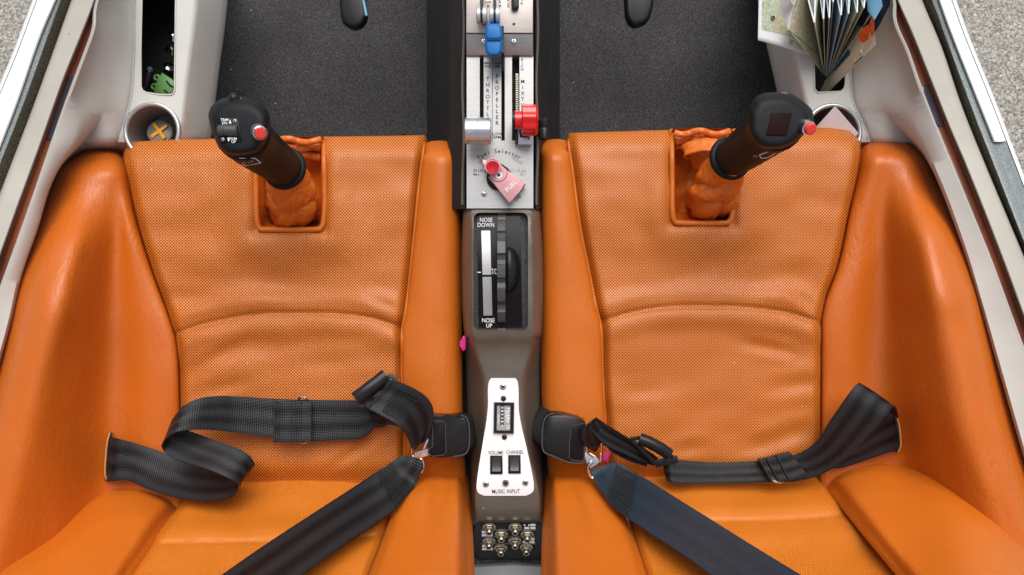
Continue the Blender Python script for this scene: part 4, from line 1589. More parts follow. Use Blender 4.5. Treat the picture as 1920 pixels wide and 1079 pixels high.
    text(bm, 'T/C', 926.6, 510, ph(510) + .001, 9.5, sx=.42, bold=.004)
    rbox(bm, Q(898.5, 511, ph(511)), (u(6), u(1.4), .0003))
    build('lettering', bm, M['white_ink'], tp, smooth=False)
    def fi(y0, y1):
        def f(s, t):
            py = y0 + (y1 - y0) * t
            return (902.5 + (py - 433) * .026 + 16.5 * s, py, ph(py) - .0001)
        return f
    bm = to_space(grid(fi(433, 515.5), 3, 12), .0015)
    b2 = to_space(grid(fi(519.5, 592), 3, 12), .0015)
    join(bm, b2)
    build('position_strip', bm, M['alu'], tp)
    # the toothed wheel
    bm = bmesh.new()
    Rw, N = .100, 22
    cw = Q(941.8, 510, .072 - Rw)
    prof = []
    for k in range(N):
        a0 = 2 * pi * (k + .30) / N
        st = 2 * pi / N
        prof += [(a0, Rw), (a0 + st * .25, Rw + .0004), (a0 + st * .5, Rw), (a0 + st * .56, Rw - .0030), (a0 + st * .75, Rw - .0052), (a0 + st * .94, Rw - .0030)]
    wh = u(7.4, .06)
    vs = [[bm.verts.new(cw + Vector((sx, r * cos(a), r * sin(a)))) for a, r in prof] for sx in (-wh, wh)]
    n = len(prof)
    for k in range(n): bm.faces.new((vs[0][k], vs[0][(k+1) % n], vs[1][(k+1) % n], vs[1][k]))
    bm.faces.new(vs[0]); bm.faces.new(vs[1][::-1])
    build('trim_wheel', bm, M['wheel'], con, angle=30)
    # finger guard right of the wheel
    bm = bmesh.new()
    def fg(s, t):
        a = -1 + 2 * t
        ry = 44
        wd = 24 * sqrt(max(0, 1 - a * a)) * s
        return (952 + wd, 506 + ry * a, ph(506) - .001 + .013 * sqrt(max(0, 1 - a * a)) * (1 - s ** 2.5))
    build('finger_guard', to_space(grid(fg, 10, 24), .004), M['black'], con, angle=180)

    # ------------------------------------------------ white intercom plate
    outl = [(924, 710.5), (963, 709.5), (969, 713), (971.5, 722), (973, 770), (978, 800), (987, 838), (996, 880), (1001, 912), (999, 923), (990, 928.5), (940, 930), (904, 929.5), (896, 924), (893.5, 914), (897, 882), (906, 826), (912, 790), (915, 760), (915.5, 722), (918, 714)]
    sh = lambda y: hH(y) + .0010
    bm = bmesh.new()
    def fpl(s, t):
        py = 709.5 + 220.5 * t
        L = curve([(709.5, 921), (714, 917.5), (722, 915.5), (760, 915), (790, 912), (826, 906), (882, 897), (914, 893.5), (922, 895), (927, 900), (930, 908)])(py)
        Rr = curve([(709.5, 966), (713, 969.5), (722, 971.5), (770, 973), (800, 978), (838, 987), (880, 996), (912, 1001), (921, 1000), (926, 995), (930, 986)])(py)
        return (L + (Rr - L) * s, py, sh(py))
    ip = build('intercom_plate', to_space(grid(fpl, 10, 60), .0016), M['white_plate'], con, angle=40)
    for x, y, rt in ((943, 725, .6), (911, 908, .5), (985, 905, .15)): screw(ip, x, y, sh(y) + .0004, 6, rot=rt)
    for x, y in ((944, 747.5), (945.8, 820)): screw(ip, x, y, sh(y) + .0004, 5, dark=True)
    bm = bmesh.new()
    z = sh(880) + .0006
    text(bm, 'VOLUME', 929.5, 849.5, sh(849) + .0005, 6.4, sx=.74, bold=.003)
    text(bm, 'CHANNEL', 965.5, 848.5, sh(849) + .0005, 6.4, sx=.72, bold=.003)
    text(bm, 'MUSIC INPUT', 948.5, 922, sh(922) + .0006, 6.8, sx=.84, rot=1, bold=.003)
    build('lettering', bm, M['black_ink'], ip, smooth=False)
    for x, tl in ((930.5, 0), (964.5, 1)):
        bm = bmesh.new()
        prism(bm, [(x - 11.5, 855 - tl), (x + 11.5, 855 - tl), (x + 12, 889.5 - tl), (x - 11.5, 889.5 - tl)], z - .001, z + .0012, .0004)
        rs = build('rocker_switch', bm, M['black'], con)
        bm = bmesh.new()
        def fr(s, t):
            v = 2 * t - 1
            return (x - 7.6 + 15.6 * s, 860.5 - tl + 24 * t, z + .0022 + .0022 * v * v - .0004)
        build('rocker', to_space(grid(fr, 4, 12), .004), M['wheel'], rs, angle=50)
    bm = bmesh.new()
    zj = sh(906) + .0004
    lathe(bm, Q(948, 906, zj), (0, 0, 1), [(u(6), 0), (u(6), .0008), (u(4.4), .0020), (u(3.2), .0020), (u(2.6), .0008)], 24)
    jk = build('music_jack', bm, M['brass'], con)
    bm = bmesh.new()
    lathe(bm, Q(948, 906, zj + .001), (0, 0, 1), [(u(2.6), 0), (u(2.6), .0004)], 16)
    build('jack_hole', bm, M['void'], jk)
    # hour meter
    bm = bmesh.new()
    zm = sh(784) + .001
    def mp(x, y):        # slightly rotated housing
        a = radians(1.0)
        return (945 + (x - 945) * cos(a) - (y - 784) * sin(a), 784 + (x - 945) * sin(a) + (y - 784) * cos(a))
    O = [mp(*p) for p in ((925.5, 754.5), (964, 754.5), (964, 813.5), (925.5, 813.5))]
    I = [mp(*p) for p in ((931.5, 760.5), (957, 760.5), (957, 807.5), (931.5, 807.5))]
    vo = [bm.verts.new(Q(*p, zm - .001)) for p in O]; vt = [bm.verts.new(Q(*p, zm + .003)) for p in [mp(945 + (x - 945) * .95, 784 + (y - 784) * .96) for x, y in ((925.5, 754.5), (964, 754.5), (964, 813.5), (925.5, 813.5))]]
    vi = [bm.verts.new(Q(*p, zm + .003)) for p in I]; vb = [bm.verts.new(Q(*p, zm + .0012)) for p in I]
    for A, B in ((vo, vt), (vt, vi), (vi, vb)):
        for k in range(4): bm.faces.new((A[k], A[(k+1) % 4], B[(k+1) % 4], B[k]))
    hm = build('hour_meter', bm, M['black'], con, smooth=False)
    bm = bmesh.new()
    prism(bm, I, zm + .0004, zm + .0014)
    build('meter_face', bm, M['meter_face'], hm, smooth=False)
    bm = bmesh.new()
    rbox(bm, Q(941.5, 779, zm + .0014), (u(7), u(38), .0004))
    build('counter_window', bm, M['wheel'], hm, smooth=False)
    bm = bmesh.new()
    zt = zm + .0018
    text(bm, 'Hobbs', 953.2, 779, zt, 5.6, rot=-90, bold=.01, sx=1.25)
    text(bm, 'QUARTZ', 948.8, 780, zt, 3.0, rot=-90, sx=1.2)
    text(bm, 'HOURS', 934.5, 786, zt, 2.8, rot=-90, sx=1.2)
    for k, c in enumerate('08538'): text(bm, c, 941.5, 764.5 + k * 6.6, zt, 4.4, rot=-90, bold=.01)
    text(bm, '4', 941.5, 798, zt, 4.4, rot=-90)
    text(bm, 'H', 953.0, 801.5, zt, 3.0, rot=-90, bold=.02)
    for a, b in (((950, 798.5), (956, 798.5)), ((950, 804.5), (956, 804.5)), ((950, 798.5), (950, 804.5)), ((956, 798.5), (956, 804.5))):
        tube(bm, [Q(*a, zt), Q(*b, zt)], .00025, 4)
    build('lettering', bm, M['white_ink'], hm, smooth=False)

    # ------------------------------------------------ headset jack box
    jh = lambda y: .012 - .050 * (y - 976) / 74
    bm = bmesh.new()
    prism(bm, [(x, y, jh(y)) for x, y in rrect(889, 977, 1018, 1050, 16, 5)], 0, .05, .004, 3)
    build('jack_box', bm, M['shell_dark'], con, angle=50)
    bm = bmesh.new()
    face = [(901.5, 982), (1005, 982), (1003, 1031.5), (903.5, 1031.5)]
    prism(bm, [(x, y, jh(y) + .0012) for x, y in face], 0, .002)
    jp = build('jack_plate', bm, M['black_panel'], con, smooth=False)
    nrm = (Q(940, 1030, jh(1030)) - Q(940, 985, jh(985))).cross(Vector((1, 0, 0)))
    if nrm.z < 0: nrm = -nrm
    nrm.normalize()
    bm = bmesh.new()
    b2 = bmesh.new()
    def patch(dst, x0, y0, x1, y1, e=.0016):
        dst.faces.new([dst.verts.new(Q(x, y, jh(y) + e)) for x, y in ((x0, y0), (x0, y1), (x1, y1), (x1, y0))])
    for bx, by in ((994.5, 982.6), (903.5, 996), (992.5, 1009), (904, 1022)):
        for dx, dy in ((0, 0), (0, 5.6), (10.5 if bx < 950 else -11.5, 5.6)):
            patch(bm, bx + dx, by + dy, bx + dx + 9.5, by + dy + 4.4)
    for x, y in ((987.5, 984.5), (919, 1029), (985, 1016), (919, 998)):
        tube(bm, [Q(x + 4.2 * cos(a), y - 2.6 * sin(a), jh(y) + .0018) for a in [k * pi / 8 for k in range(9)]], u(.55), 4)
        for sx in (-4.2, 4.2):
            lathe(bm, Q(x + sx, y + .4, jh(y) + .0015), (0, 0, 1), [(u(1.3), 0), (u(1.3), .0005)], 8)
    build('lettering', bm, M['white_ink'], jp, smooth=False)
    bm = bmesh.new()
    for y in (994, 1007, 1020):
        tube(bm, [Q(902, y, jh(y) + .0013), Q(1004, y, jh(y) + .0013)], u(.5), 4)
    build('divider_line', bm, M['grey_ink'], jp)
    for i, (x, y) in enumerate([(917.4, 988), (966, 988), (940, 1001.5), (988.5, 1001.5), (917, 1014.5), (965.5, 1014), (939, 1027), (986.7, 1026)]):
        bm = bmesh.new()
        c = Q(x, y, jh(y) + .0012)
        lathe(bm, c, nrm, [(u(12.4), 0), (u(12.4), .0008), (u(10.5), .0013)], 24)
        lathe(bm, c + nrm * .0013, nrm, [(u(9.2), 0), (u(9.2), .0035), (u(8.2), .0042)], 6)
        lathe(bm, c + nrm * .0042, nrm, [(u(6.6), 0), (u(6.6), .0052), (u(5.8), .0062), (u(4.0), .0062), (u(3.9), .003)], 24)
        j = build('headset_jack', bm, M['brass'], con, angle=30)
        bm = bmesh.new()
        lathe(bm, c + nrm * .0075, nrm, [(u(3.9), 0), (u(3.9), .0008)], 16)
        build('jack_hole', bm, M['void'], j)
console()

# ================================================================ BUCKLES AND BELTS
def buckle(side):
    left = side == 'left'
    sg = 1 if left else -1
    if left:
        root = thing('belt_buckle', 'black belt buckle left of the console, with a belt tongue plugged in from the left', 'buckle', (845, 820, .0), 'belt buckles')
        outl = [(803, 786), (812, 781), (838, 783), (864, 779.5), (874, 783), (879.5, 800), (880.5, 822), (878, 842), (871, 852), (850, 857), (826, 860.5), (806, 858), (801.5, 848)]
        but = [(808, 789), (833, 790), (835.5, 797), (836, 848), (832, 853.5), (812, 856), (803, 851), (805, 842), (811, 838), (811.5, 800)]
        stalk = [(866, 818, .012), (880, 812, .0), (890, 800, -.03), (893, 790, -.08)]
    else:
        root = thing('belt_buckle', 'black belt buckle right of the console, with a belt tongue plugged in from the right', 'buckle', (1055, 820, .0), 'belt buckles')
        outl = [(1028, 778.5), (1038, 776.5), (1060, 779), (1085, 786), (1097, 791), (1099, 800), (1097, 864), (1090, 868.5), (1066, 867), (1040, 857), (1022, 849), (1017, 838), (1017, 812), (1020, 790)]
        but = [(1071, 799), (1094, 794), (1096, 801), (1095, 862), (1090, 865), (1070, 863), (1067, 857), (1068, 830)]
        stalk = [(1030, 812, .012), (1016, 800, .004), (1012, 780, -.012), (1010, 765, -.05)]
    bm = bmesh.new()
    prism(bm, outl, .012, .040, .0035, 3)
    build('housing', bm, M['black'], root, angle=50)
    bm = bmesh.new()
    P = [Q(x, y, .0402) for x, y in (outl[3:10] if left else outl[6:] + outl[:2])]
    tube(bm, cr(P, 4), .0010, 6)
    build('edge_highlight', bm, M['wheel'], root)  # lighter tube stands for the highlight along the housing edge
    bm = bmesh.new()
    prism(bm, but, .034, .0408, .0010)
    build('release_button', bm, M['black_panel'], root, angle=40)
    bm = bmesh.new()
    P = [Q(x, y, .0412) for x, y in but]
    tube(bm, P, .0006, 6, closed=True)
    build('button_highlight', bm, M['wheel'], root)  # highlight along the button seam, drawn as a lighter tube
    bm = bmesh.new()
    S_ = cr([Q(*p) for p in stalk], 5)
    tube(bm, S_, .020, 12, flat=(1.0, .28))
    build('stalk', bm, M['shell_dark'], root, angle=180)
    return root
buckle('left')
buckle('right')

def stitches(dst, st, n=60, dense=1.0):
    """zigzag bar-tacks over a ribbon area given by four corners (px,py,h)"""
    a, b, c, d = [Q(*p) for p in st]
    rows = 8
    for r in range(rows):
        s = (r + .5) / rows
        p0, p1 = a.lerp(b, s), d.lerp(c, s)
        k = 14
        pts = []
        for i in range(k + 1):
            t = i / k
            jit = (1 if i % 2 else -1) * .32 / rows
            s2 = min(1, max(0, s + jit))
            pts.append(a.lerp(b, s2).lerp(d.lerp(c, s2), t) + Vector((0, 0, .0012 + .0006 * random.random())))
        tube(dst, pts, .00075, 5)

def loop_ring(dst, c, w_, d_, r, rot, h, tilt=0):
    """flat wire loop"""
    pts = []
    for x, y in rrect(-w_ / 2, -d_ / 2, w_ / 2, d_ / 2, min(w_, d_) * .42, 4):
        v = Matrix.Rotation(radians(rot), 3, 'Z') @ (Matrix.Rotation(tilt, 3, 'Y') @ Vector((x, y, 0)))
        pts.append(Q(*c, h) + v)
    tube(dst, pts, r, 8, closed=True)

def belts_left():
    rs = lambda pts: [tuple((x, y, max(h, .155 * (y - 893) / 174 + .020 if y > 893 else 0)) for x, y, h in p) for p in pts]
    root = thing('seat_belt', 'black seat belt on the left seat, lap strap looped back on itself in an S', 'seat belt', (480, 860, .0), 'seat belts')
    c = lambda x, y: ch('left', x, y)
    bm = bmesh.new()
    ribbon(bm, [
        ((196, 814, bolster_h('left', 196, 814) - .03), (190, 902, bolster_h('left', 190, 902) - .03)),
        ((205, 819, bolster_h('left', 205, 819) + .001), (199, 902, bolster_h('left', 199, 902) + .001)),
        ((222, 823, .020), (213, 902, .022)),
        ((255, 832, .016), (243, 902, .020)),
        ((305, 848, .012), (286, 921, .030)),
        ((360, 868, .010), (347, 936, .046)),
        ((415, 880, .012), (402, 939, .058)),
        ((448, 882, .018), (436, 930, .062)),
        ((470, 878, .032), (447, 915, .070)),
        ((477, 872, .045), (441, 905, .076)),
        ((468, 856, .052), (420, 893, .079)),
        ((446, 842, .053), (385, 879, .077)),
        ((404, 827, .049), (340, 866, .070)),
        ((362, 811, .045), (312, 850, .066)),
        ((333, 800, .047), (304, 839, .070)),
        ((322, 793, .053), (306, 831, .078)),
        ((328, 781, .060), (318, 817, .083)),
        ((345, 762, .062), (338, 809, .082)),
        ((372, 748, .058), (366, 806, .072)),
        ((408, 743, .046), (402, 807, .056)),
        ((450, 744, .032), (446, 812, .040)),
        ((515, 748, .018), (513, 821, .024)),
        ((580, 750, .014), (577, 828, .019)),
        ((640, 751, .014), (636, 825, .018)),
        ((676, 752, .017), (680, 822, .018)),
        ((697, 760, .018), (706, 797, .018)),
    ], 6, 8, .0016, 0)
    lap = build('lap_strap', bm, M['web'], root, angle=60)
    bm = bmesh.new()
    ribbon(bm, [((515, 753, .024), (514, 829, .029)), ((530, 752, .025), (529, 829, .030)), ((550, 752, .024), (549, 829, .029)), ((566, 753, .0245), (564, 829, .0295)), ((583, 753, .022), (583, 828, .027))], 4, 6, .0045)
    kp = build('keeper_sleeve', bm, M['web'], root, angle=50)
    bm = bmesh.new()
    for x in (546, 565, 584):
        for k in range(14):
            y = 755 + k * 5.2
            tube(bm, [Q(x, y, .0275 + (y - 753) * .00006), Q(x - .1, y + 3, .0277 + (y - 753) * .00006)], .0006, 5)
    build('stitching', bm, M['thread'], kp)
    bm = bmesh.new()
    tube(bm, cr([Q(560, 749, .016), Q(562, 746, .021), Q(570, 745.5, .024), Q(575, 748, .022), Q(577, 752, .018)], 4), .0012, 8)
    tube(bm, cr([Q(563, 827, .024), Q(566, 830.5, .026), Q(572, 830.5, .026), Q(576, 827, .024)], 4), .0010, 8)
    build('wire_loop', bm, M['chrome'], root)
    # strap from the adjuster over to the tongue
    bm = bmesh.new()
    ribbon(bm, [((712, 706, .040), (672, 750, .044)), ((728, 712, .050), (684, 762, .056)), ((747, 716, .056), (702, 772, .060)), ((777, 729, .060), (736, 790, .062)), ((800, 745, .060), (752, 804, .060)),
                ((811, 763, .056), (762, 818, .052)), ((812, 782, .050), (768, 831, .044)), ((808, 806, .046), (772, 840, .038)), ((797, 828, .036), (779, 843, .030))], 6, 8, .0026, .003)
    ribbon(bm, [((690, 764, .018), (700, 800, .020)), ((706, 762, .030), (716, 802, .026)), ((722, 762, .046), (732, 796, .040)), ((742, 768, .050), (748, 800, .046))], 5, 4, .0018)
    build('adjuster_strap', bm, M['web'], root, angle=60)
    bm = bmesh.new()
    stitches(bm, [(743, 723, .0615), (716, 772, .0625), (748, 788, .0655), (790, 744, .0645)])
    tube(bm, [Q(736, 714, .058), Q(690, 766, .060)], .0007, 5)
    build('stitching', bm, M['thread'], root)
    bm = bmesh.new()
    tube(bm, cr([Q(724, 704, .048), Q(705, 719, .052), Q(685, 734, .055), Q(667, 748, .056)], 4), [.0070] * 13, 14, flat=(1.15, .7))
    ad = build('slide_adjuster', bm, M['black'], root)
    bm = bmesh.new()
    for (p, q_) in (((727, 704, .046), (744, 710, .048)), ((671, 752, .048), (683, 762, .050))):
        tube(bm, [Q(*p), Q(*q_)], .0032, 8, flat=(1, .6))
    tube(bm, [Q(744, 711, .050), Q(684, 760, .052)], .0016, 6)
    build('adjuster_frame', bm, M['wheel'], ad)
    # tongue: flat steel plate with slots
    bm = bmesh.new()
    prism(bm, [(788, 846), (806, 840), (812, 846), (812, 852), (798, 856), (784, 862), (775, 858), (778, 848)], .030, .033, .0006)
    prism(bm, [(800, 822), (806, 823), (797, 842), (792, 843)], .034, .037, .0005)
    tube(bm, cr([Q(773, 826, .040), Q(771.5, 838, .036), Q(771, 850, .032), Q(773, 856, .030)], 4), .0018, 8)
    tube(bm, cr([Q(785, 858, .030), Q(792, 864, .030), Q(794, 876, .030), Q(789, 886, .030), Q(782, 880, .030)], 5), .0017, 8)
    build('tongue', bm, M['chrome'], root)
    # shoulder strap
    bm = bmesh.new()
    ribbon(bm, rs([((755, 853, .032), (792, 862, .032)), ((748, 857, .034), (791, 882, .034)), ((735, 866, .036), (779, 910, .034)), ((718, 878, .038), (763, 930, .036)), ((703, 888, .040), (741, 955, .040)), ((655, 920, .050), (697, 988, .050)),
                ((604, 953, .072), (648, 1020, .072)), ((500, 1021, .125), (552, 1090, .125)), ((415, 1080, .172), (470, 1148, .172)), ((330, 1140, .215), (390, 1212, .215))]), 6, 10, .0018, .0006)
    build('shoulder_strap', bm, M['web'], root, angle=60)
    bm = bmesh.new()
    stitches(bm, [(738, 865, .040), (706, 887, .044), (744, 952, .076), (766, 925, .053)])
    build('stitching', bm, M['thread'], root)
belts_left()

def belts_right():
    rs = lambda pts: [tuple((x, y, max(h, .155 * (y - 882) / 174 + .024 if y > 882 else 0)) for x, y, h in p) for p in pts]
    root = thing('seat_belt', 'black seat belt on the right seat, blue sky sheen in its shoulder strap colour, lap strap running straight to its bolster slit', 'seat belt', (1400, 860, .0), 'seat belts')
    bm = bmesh.new()
    # lower run coming out of the bolster
    ribbon(bm, [((1682, 766, bolster_h('right', 1682, 766) - .03), (1694, 842, bolster_h('right', 1694, 842) - .03)), ((1675, 767, bolster_h('right', 1675, 767) + .001), (1688, 842, bolster_h('right', 1688, 842) + .001)), ((1648, 786, .030), (1655, 852, .022)), ((1612, 815, .026), (1620, 864, .018)), ((1575, 842, .022), (1578, 877, .016)), ((1548, 856, .018), (1552, 878, .014))], 6, 8, .0016)
    # upper run folded over the top and led to the buckle
    ribbon(bm, [((1632, 745, .040), (1684, 784, .040)), ((1618, 728, .050), (1681, 770, .052)), ((1610, 719, .060), (1674, 764, .062)), ((1598, 731, .064), (1660, 780, .066)), ((1579, 757, .062), (1643, 801, .062)), ((1552, 796, .052), (1606, 841, .050)),
                ((1536, 822, .043), (1579, 865, .042)), ((1514, 842, .034), (1543, 888, .034)), ((1486, 854, .026), (1497, 902, .028)), ((1440, 862, .020), (1447, 904, .023)), ((1395, 866, .018), (1397, 906, .022)),
                ((1330, 867, .018), (1330, 907, .024)), ((1275, 863, .022), (1275, 908, .028)), ((1252, 862, .024), (1258, 905, .028)), ((1245, 866, .020), (1250, 898, .020)), ((1250, 868, .014), (1256, 896, .012)), ((1290, 872, .010), (1290, 900, .010))], 6, 8, .0022, .0008)
    build('lap_strap', bm, M['web'], root, angle=60)
    bm = bmesh.new()
    ribbon(bm, [((1419, 861, .026), (1444, 904, .029)), ((1440, 857, .028), (1462, 903, .030)), ((1462, 851, .030), (1490, 898, .032)), ((1480, 847, .031), (1512, 889, .033))], 4, 6, .005)
    kp = build('keeper_sleeve', bm, M['web'], root, angle=50)
    bm = bmesh.new()
    for (a, b) in (((1424, 862, .031), (1447, 903, .033)), ((1437, 859, .032), (1460, 902, .034)), ((1455, 854, .033), (1479, 899, .035))):
        tube(bm, [Q(*a), Q(*b)], .0010, 5)
    build('stitching', bm, M['thread'], kp)
    bm = bmesh.new()
    tube(bm, cr([Q(1448, 898, .030), Q(1452, 902.5, .033), Q(1462, 905, .032), Q(1467, 903, .028)], 4), .0016, 8)
    build('wire_loop', bm, M['chrome'], root)
    # adjuster strap, folded narrow at the tongue
    bm = bmesh.new()
    ribbon(bm, [((1122, 838, .028), (1108, 842, .026)), ((1134, 820, .044), (1096, 836, .040)), ((1128, 800, .054), (1089, 818, .052)), ((1118, 784, .060), (1094, 798, .058)), ((1124, 787, .058), (1108, 806, .060)),
                ((1140, 798, .056), (1122, 824, .058)), ((1163, 812, .052), (1142, 838, .052)), ((1185, 826, .048), (1165, 848, .046)), ((1205, 838, .044), (1200, 864, .040)), ((1235, 860, .036), (1226, 874, .034))], 6, 8, .0024, .004)
    ribbon(bm, [((1126, 832, .034), (1140, 838, .034)), ((1150, 838, .036), (1152, 850, .034)), ((1180, 852, .036), (1180, 864, .032)), ((1215, 868, .034), (1212, 874, .030))], 5, 4, .003, .001)
    build('adjuster_strap', bm, M['web'], root, angle=60)
    bm = bmesh.new()
    tube(bm, [Q(1199, 823, .056), Q(1218, 830, .058), Q(1240, 842, .058), Q(1254, 852, .056)], u(11), 14)
    build('rolled_end', bm, M['web'], root, angle=50)
    bm = bmesh.new()
    def bar(a, b, w_, t_):
        pa, pb = Q(*a), Q(*b)
        d = pb - pa
        rbox(bm, (pa + pb) / 2, (d.length, w_, t_), (0, 0, atan2(d.y, d.x)), .0008)
    bar((1182, 822, .048), (1232, 872, .048), .0050, .005)
    bar((1182, 823, .050), (1200, 821, .052), .0045, .004)
    bar((1228, 870, .047), (1271, 861, .049), .0085, .005)
    bar((1204, 818, .050), (1262, 858, .050), .0045, .004)
    build('slide_adjuster', bm, M['black'], root, angle=40)
    # tongue
    bm = bmesh.new()
    prism(bm, [(1094, 852), (1100, 846), (1118, 856), (1126, 866), (1118, 872), (1106, 880), (1100, 868)], .028, .031, .0006)
    tube(bm, cr([Q(1128, 830, .044), Q(1128.5, 846, .038), Q(1127, 866, .032)], 4), .0018, 8)
    tube(bm, cr([Q(1098, 836, .040), Q(1103, 850, .036), Q(1112, 858, .033)], 4), .0012, 8)
    tube(bm, cr([Q(1112, 866, .034), Q(1104, 874, .034), Q(1104, 886, .034), Q(1110, 896, .034), Q(1118, 890, .034)], 5), .0017, 8)
    build('tongue', bm, M['chrome'], root)
    bm = bmesh.new()
    ribbon(bm, rs([((1152, 866, .032), (1110, 880, .032)), ((1158, 869, .034), (1112, 896, .034)), ((1172, 876, .036), (1122, 915, .036)), ((1194, 890, .040), (1136, 933, .038)), ((1196, 892, .0402), (1146, 946, .039)), ((1216, 902, .042), (1176, 970, .042)),
                ((1260, 930, .050), (1220, 1001, .050)), ((1340, 980, .078), (1288, 1046, .078)), ((1420, 1030, .112), (1360, 1098, .112)), ((1502, 1080, .148), (1440, 1152, .148)), ((1590, 1134, .19), (1520, 1212, .19))]), 6, 10, .0018, .0006)
    build('shoulder_strap', bm, M['web_sheen'], root, angle=60)
    bm = bmesh.new()
    stitches(bm, [(1155, 870, .038), (1192, 890, .0425), (1174, 964, .102), (1138, 932, .073)])
    tube(bm, [Q(1196, 892, .0425), Q(1186, 930, .073), Q(1177, 968, .105)], .0009, 5)
    build('stitching', bm, M['thread'], root)
belts_right()

# ================================================================ LOOSE THINGS
def pedal(name, label, pts, edge=None):
    root = thing(name, label, 'pedal', (pts[0][0], pts[0][1], -.24), 'rudder pedals')
    bm = bmesh.new()
    prism(bm, pts, -.216, -.20, .006, 3)
    build('pedal_arm', bm, M['black'], root, angle=60)
    if edge:
        bm = bmesh.new()
        tube(bm, [Q(*p) for p in edge], .0022, 6)
        build('pedal_highlight', bm, M['skyblue'], root)  # blue highlight on the pedal edge, modelled as a coloured tube
pedal('rudder_pedal', 'black rudder pedal arm in the left footwell, with a thin blue highlight modelled along its edge', [(628, -70), (676, -70), (687, 28), (684, 38), (676, 48), (664, 52), (654, 50), (642, 42), (638, 30)][::-1], [(677, -20, -.2), (684, 14, -.2), (687, 30, -.2)])
pedal('rudder_pedal', 'plain black rudder pedal arm in the right footwell', [(1168, -70), (1232, -70), (1226, 10), (1220, 32), (1212, 42), (1202, 46), (1190, 48), (1180, 42), (1174, 28)][::-1])

# green clip and glass bits inside the left pocket
def pocket_things():
    root = thing('plastic_clip', 'green plastic clip with two eyelets in the left pocket', 'clip', (308, 158, -.115))
    bm = bmesh.new()
    prism(bm, [(303, 136), (326, 151), (327, 170), (318, 178), (302, 177), (290, 176), (287, 172), (292, 158), (296, 150)], -.095, -.078, .002)
    build('body', bm, M['green'], root, angle=50)
    bm = bmesh.new()
    for x, y in ((294, 146), (289, 163)):
        tube(bm, [Q(x + 4.5 * cos(a), y + 4.5 * sin(a), -.080) for a in [k * pi / 8 for k in range(16)]], .0016, 8, closed=True)
    build('eyelet', bm, M['green'], root)
    bm = bmesh.new()
    tube(bm, [Q(312, 152, -.0775), Q(318, 160, -.0772), Q(326, 164, -.0775)], .0012, 6)
    tube(bm, [Q(308, 169, -.0775), Q(313, 174, -.0772), Q(318, 178, -.0775)], .0012, 6)
    build('slot_mark', bm, M['void'], root)
    root = thing('key_ring', 'small bright metal cap and shackle behind the green clip in the pocket', 'metal fitting', (318, 128, -.12))
    bm = bmesh.new()
    lathe(bm, Q(316, 136, -.105), (.4, .5, .5), [(.004, -.006), (.008, 0), (.0085, .010), (.006, .012)], 20)
    build('cap', bm, M['chrome'], root)
    bm = bmesh.new()
    tube(bm, cr([Q(312, 96, -.10), Q(316, 88, -.095), Q(323, 92, -.095), Q(322, 102, -.10)], 5), .0028, 8)
    tube(bm, cr([Q(318, 62, -.10), Q(324, 66, -.095), Q(325, 78, -.098)], 5), .0022, 8)
    build('shackle', bm, M['chrome'], root)
    root = thing('glass_vial', 'thin dark glass vial lying along the left edge of the pocket', 'vial', (276, 150, -.12))
    bm = bmesh.new()
    tube(bm, [Q(268, 176, -.118), Q(274, 158, -.115), Q(280, 136, -.112), Q(281, 130, -.112)], [.0045, .0048, .0045, .002], 12)
    build('glass', bm, M['smoke'], root)
    bm = bmesh.new()
    lathe(bm, Q(281, 130, -.112), (.1, .9, .2), [(.0035, -.003), (.004, 0), (.002, .003)], 12)
    build('cap', bm, M['skyblue'], root)
pocket_things()

def bottle():
    root = thing('clear_jar', 'clear plastic jar with yellow cross on its lid in the left cup holder', 'jar', (298, 262, -.10), None)
    c = Q(300, 248, -.062)
    ax = Vector((.10, .16, 1)).normalized()
    bm = bmesh.new()
    lathe(bm, c - ax * .042, ax, [(.004, 0), (.0155, .001), (.0165, .006), (.0165, .032), (.0172, .034), (.0172, .041), (.0160, .043)], 32)
    build('jar_body', bm, M['clear'], root, angle=40)
    bm = bmesh.new()
    lathe(bm, c, ax, [(.0162, -.002), (.0162, .0012), (.0150, .0020), (.0005, .0021)], 32)
    lid = build('lid', bm, M['cup'], root)
    bm = bmesh.new()
    for a in (40, 128):
        rbox(bm, c + ax * .0035, (.026, .0048, .003), (radians(-9), radians(6), radians(a)), .001)
    build('cross_grip', bm, M['yellow'], lid)
    bm = bmesh.new()
    lathe(bm, Q(316, 243, -.085), ax, [(.0165, -.03), (.0165, .010), (.015, .0112), (.0005, .0115)], 28)
    o = build('lid_cover', bm, M['back_grey'], None)
    tagp(o, 'grey round tin tucked behind the clear jar in the left cup holder', 'tin')
bottle()

def card():
    bm = bmesh.new()
    pts = [(1566, 199, -.020), (1610, 250, -.022), (1572, 292, -.050), (1526, 243, -.048)]
    t = [bm.verts.new(Q(*p)) for p in pts]
    b = [bm.verts.new(Q(*p) - Vector((0, 0, .0008))) for p in pts]
    bm.faces.new(t); bm.faces.new(b[::-1])
    for k in range(4): bm.faces.new((t[k], b[k], b[(k+1) % 4], t[(k+1) % 4]))
    tagp(build('white_card', bm, M['card'], None, smooth=False), 'blank white card standing in the right cup holder', 'card')
card()

